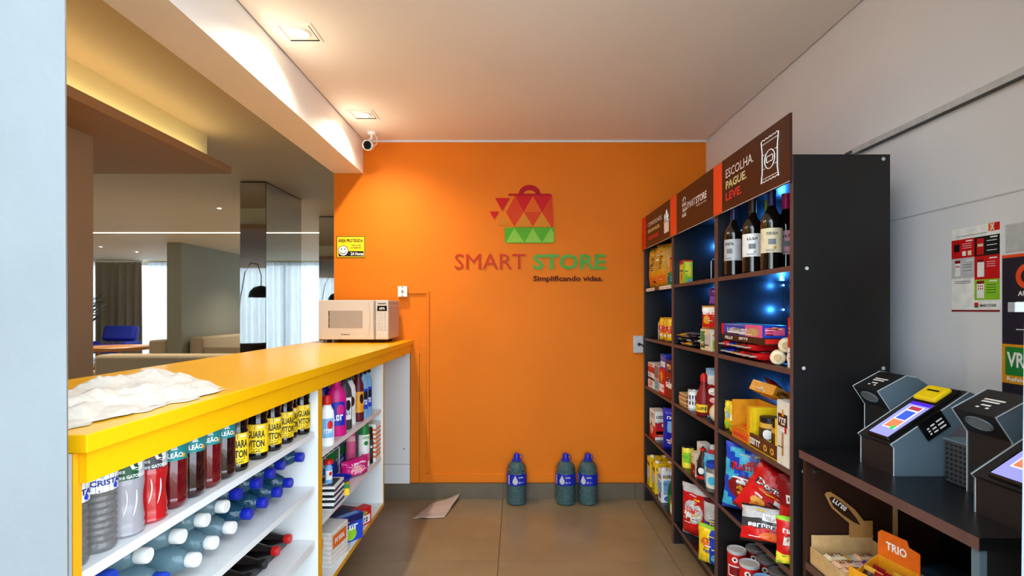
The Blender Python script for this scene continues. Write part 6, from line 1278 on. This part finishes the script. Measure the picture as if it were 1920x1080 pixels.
# ------------------------------------------------------------------ cereal bars on the payment table's shelf
ZT = 0.5505
ty = empty('bar_tray', (0.985, 1.50, ZT), 0, 'shallow kraft cardboard tray of cereal bars under the table', 'tray')
MB().box(-0.095, -0.072, 0, 0.095, 0.074, 0.003, 'kraft').build('base', ty)
for a in ((-0.095, -0.072, -0.092, 0.074, 0.05), (0.092, -0.072, 0.095, 0.074, 0.07), (-0.092, 0.071, 0.092, 0.074, 0.085), (-0.092, -0.072, 0.092, -0.069, 0.045)): MB().box(a[0], a[1], 0.003, a[2], a[3], a[4], 'tan').build('side', ty)
hdc = [(-0.055, 0.075), (-0.05, 0.082), (-0.038, 0.083), (-0.005, 0.062), (0.035, 0.03), (0.075, -0.02), (0.095, -0.055), (0.06, -0.038), (0.01, -0.005), (-0.035, 0.035)]
MB().prism([(x, z+0.135) for x, z in hdc], 0.0665, 0.069, 'y', 'kraft').prism([(x*0.62-0.008, z*0.62+0.152) for x, z in hdc], 0.065, 0.0665, 'y', 'dbrown').build('header_card', ty)
MB().text('NUTRY', (-0.012, 0.0645, 0.180), (1, 0, -0.75), (0.75, 0, 1), 0.05, 0.012, 'print_white').build('lettering', ty)
MB().box(0.02, 0.068, 0.08, 0.09, 0.071, 0.13, 'kraft').build('header_support', ty)
cb = [flowpack('cereal_bar', 0.082, 0.036, 0.018, a, b, t, tk) for a, b, t, tk in (('foil_peach', 'lgrey', 'NUTRY', 'print_brown'), ('foil_orange', 'dred', 'TRIO', 'print_white'), ('foil_dbrown', 'gold', 'TRIO', 'print_pale'), ('foil_cream', 'gold', 'NUTS', 'print_brown'), ('foil_purple', 'rose', 'NUTRY', 'print_white'))]
cbn = ['peach', 'orange', 'dark brown', 'cream', 'purple']
for i in range(12):
    k = [0, 0, 4, 0, 3, 0, 0, 3, 0, 4, 3, 0][i]; L_ = i//6
    cb[k].put((0.944+0.086*(i % 2), 1.455+(i//2 % 3)*0.042, ZT+0.0035+L_*0.019), random.uniform(-0.08, 0.08)+0.0, cbn[k]+' cereal bar in the kraft tray, '+['near', 'middle', 'far'][i//2 % 3]+' row, '+['left', 'right'][i % 2]+', '+['lower', 'upper'][L_]+' layer', 'cereal bar', 'cereal bars in the tray')
def trio_box(x, y, rz, label, flap=True, pic=False):
    r = empty('cereal_bar_box', (x, y, ZT), rz, label, 'display box', 'orange cereal bar boxes'); t = 0.002; w, d, h = 0.115, 0.10, 0.10
    def B(nm, *a, k='amber'): return MB().box(*a, k).build(nm, r)
    B('base', -w/2, -d/2, 0, w/2, d/2, t); f = B('front', -w/2, -d/2, t, w/2, -d/2+t, h*0.8)
    MB().text('TRIO', (0, -d/2-0.0006, h*0.52), (1, 0, 0), (0, 0, 1), w*0.7, h*0.2, 'print_white').build('lettering', f)
    MB().prism([(-d/2+t, t), (d/2-t, t), (d/2-t, h), (-d/2+t, h*0.55)], -w/2, -w/2+t, 'x', 'amber').build('side', r)
    s = MB().prism([(-d/2+t, t), (d/2-t, t), (d/2-t, h), (-d/2+t, h*0.55)], w/2-t, w/2, 'x', 'amber').build('side', r)
    if pic: MB().flat(disc_geo(9, 1), (w/2+0.0006, 0.005, h*0.4), (0, 0.024, 0), (0, 0, 0.018), 'dbrown').build('biscuit_print', s)
    B('back', -w/2, d/2-t, t, w/2, d/2, h)
    if flap:
        fl_ = MB().prism([(-w/2, h), (w/2, h), (w/2, h+0.05), (w/4, h+0.055), (w/5, h+0.07), (-w/2+0.01, h+0.07), (-w/2, h+0.06)], d/2-t, d/2, 'y', 'orange').build('flap', r)
        MB().text('TRIO', (-0.005, d/2-t-0.0006, h+0.035), (1, 0, 0), (0, 0, 1), w*0.5, 0.022, 'print_white').build('lettering', fl_)
    return r
trio_box(0.955, 1.352, FR+0.25, 'orange cereal bar box with raised lettered flap beside the tray', True, True)
trio_box(1.085, 1.20, FR+0.1, 'orange cereal bar box with biscuit picture, set back', False, True)
trio_box(0.948, 1.215, FR+0.1, 'orange cereal bar box with large lettered front nearest the aisle', False, True)
for i in range(5):
    k = [1, 2, 1, 1, 2][i]
    o = cb[k].put((0.938+0.024*(i//2), 1.333+0.04*(i % 2), ZT+0.046), 0, cbn[k]+' cereal bar standing in the orange box, '+ORD[i]+' from its front', 'cereal bar', 'cereal bars in the orange box'); o.rotation_euler = (0, -1.45, 0.25)
fd = empty('folder', (1.205, 1.42, ZT), 0.2, 'dark blue folder lying at the back of the table shelf', 'folder')
MB().box(-0.06, -0.08, 0.0, 0.06, 0.08, 0.004, 'carton_blue').box(-0.06, -0.08, 0.026, 0.06, 0.08, 0.03, 'carton_blue').box(0.056, -0.08, 0.004, 0.06, 0.08, 0.026, 'carton_blue').build('cover', fd)
MB().box(-0.056, -0.076, 0.0045, 0.0555, 0.076, 0.0255, 'cream').build('pages', fd)
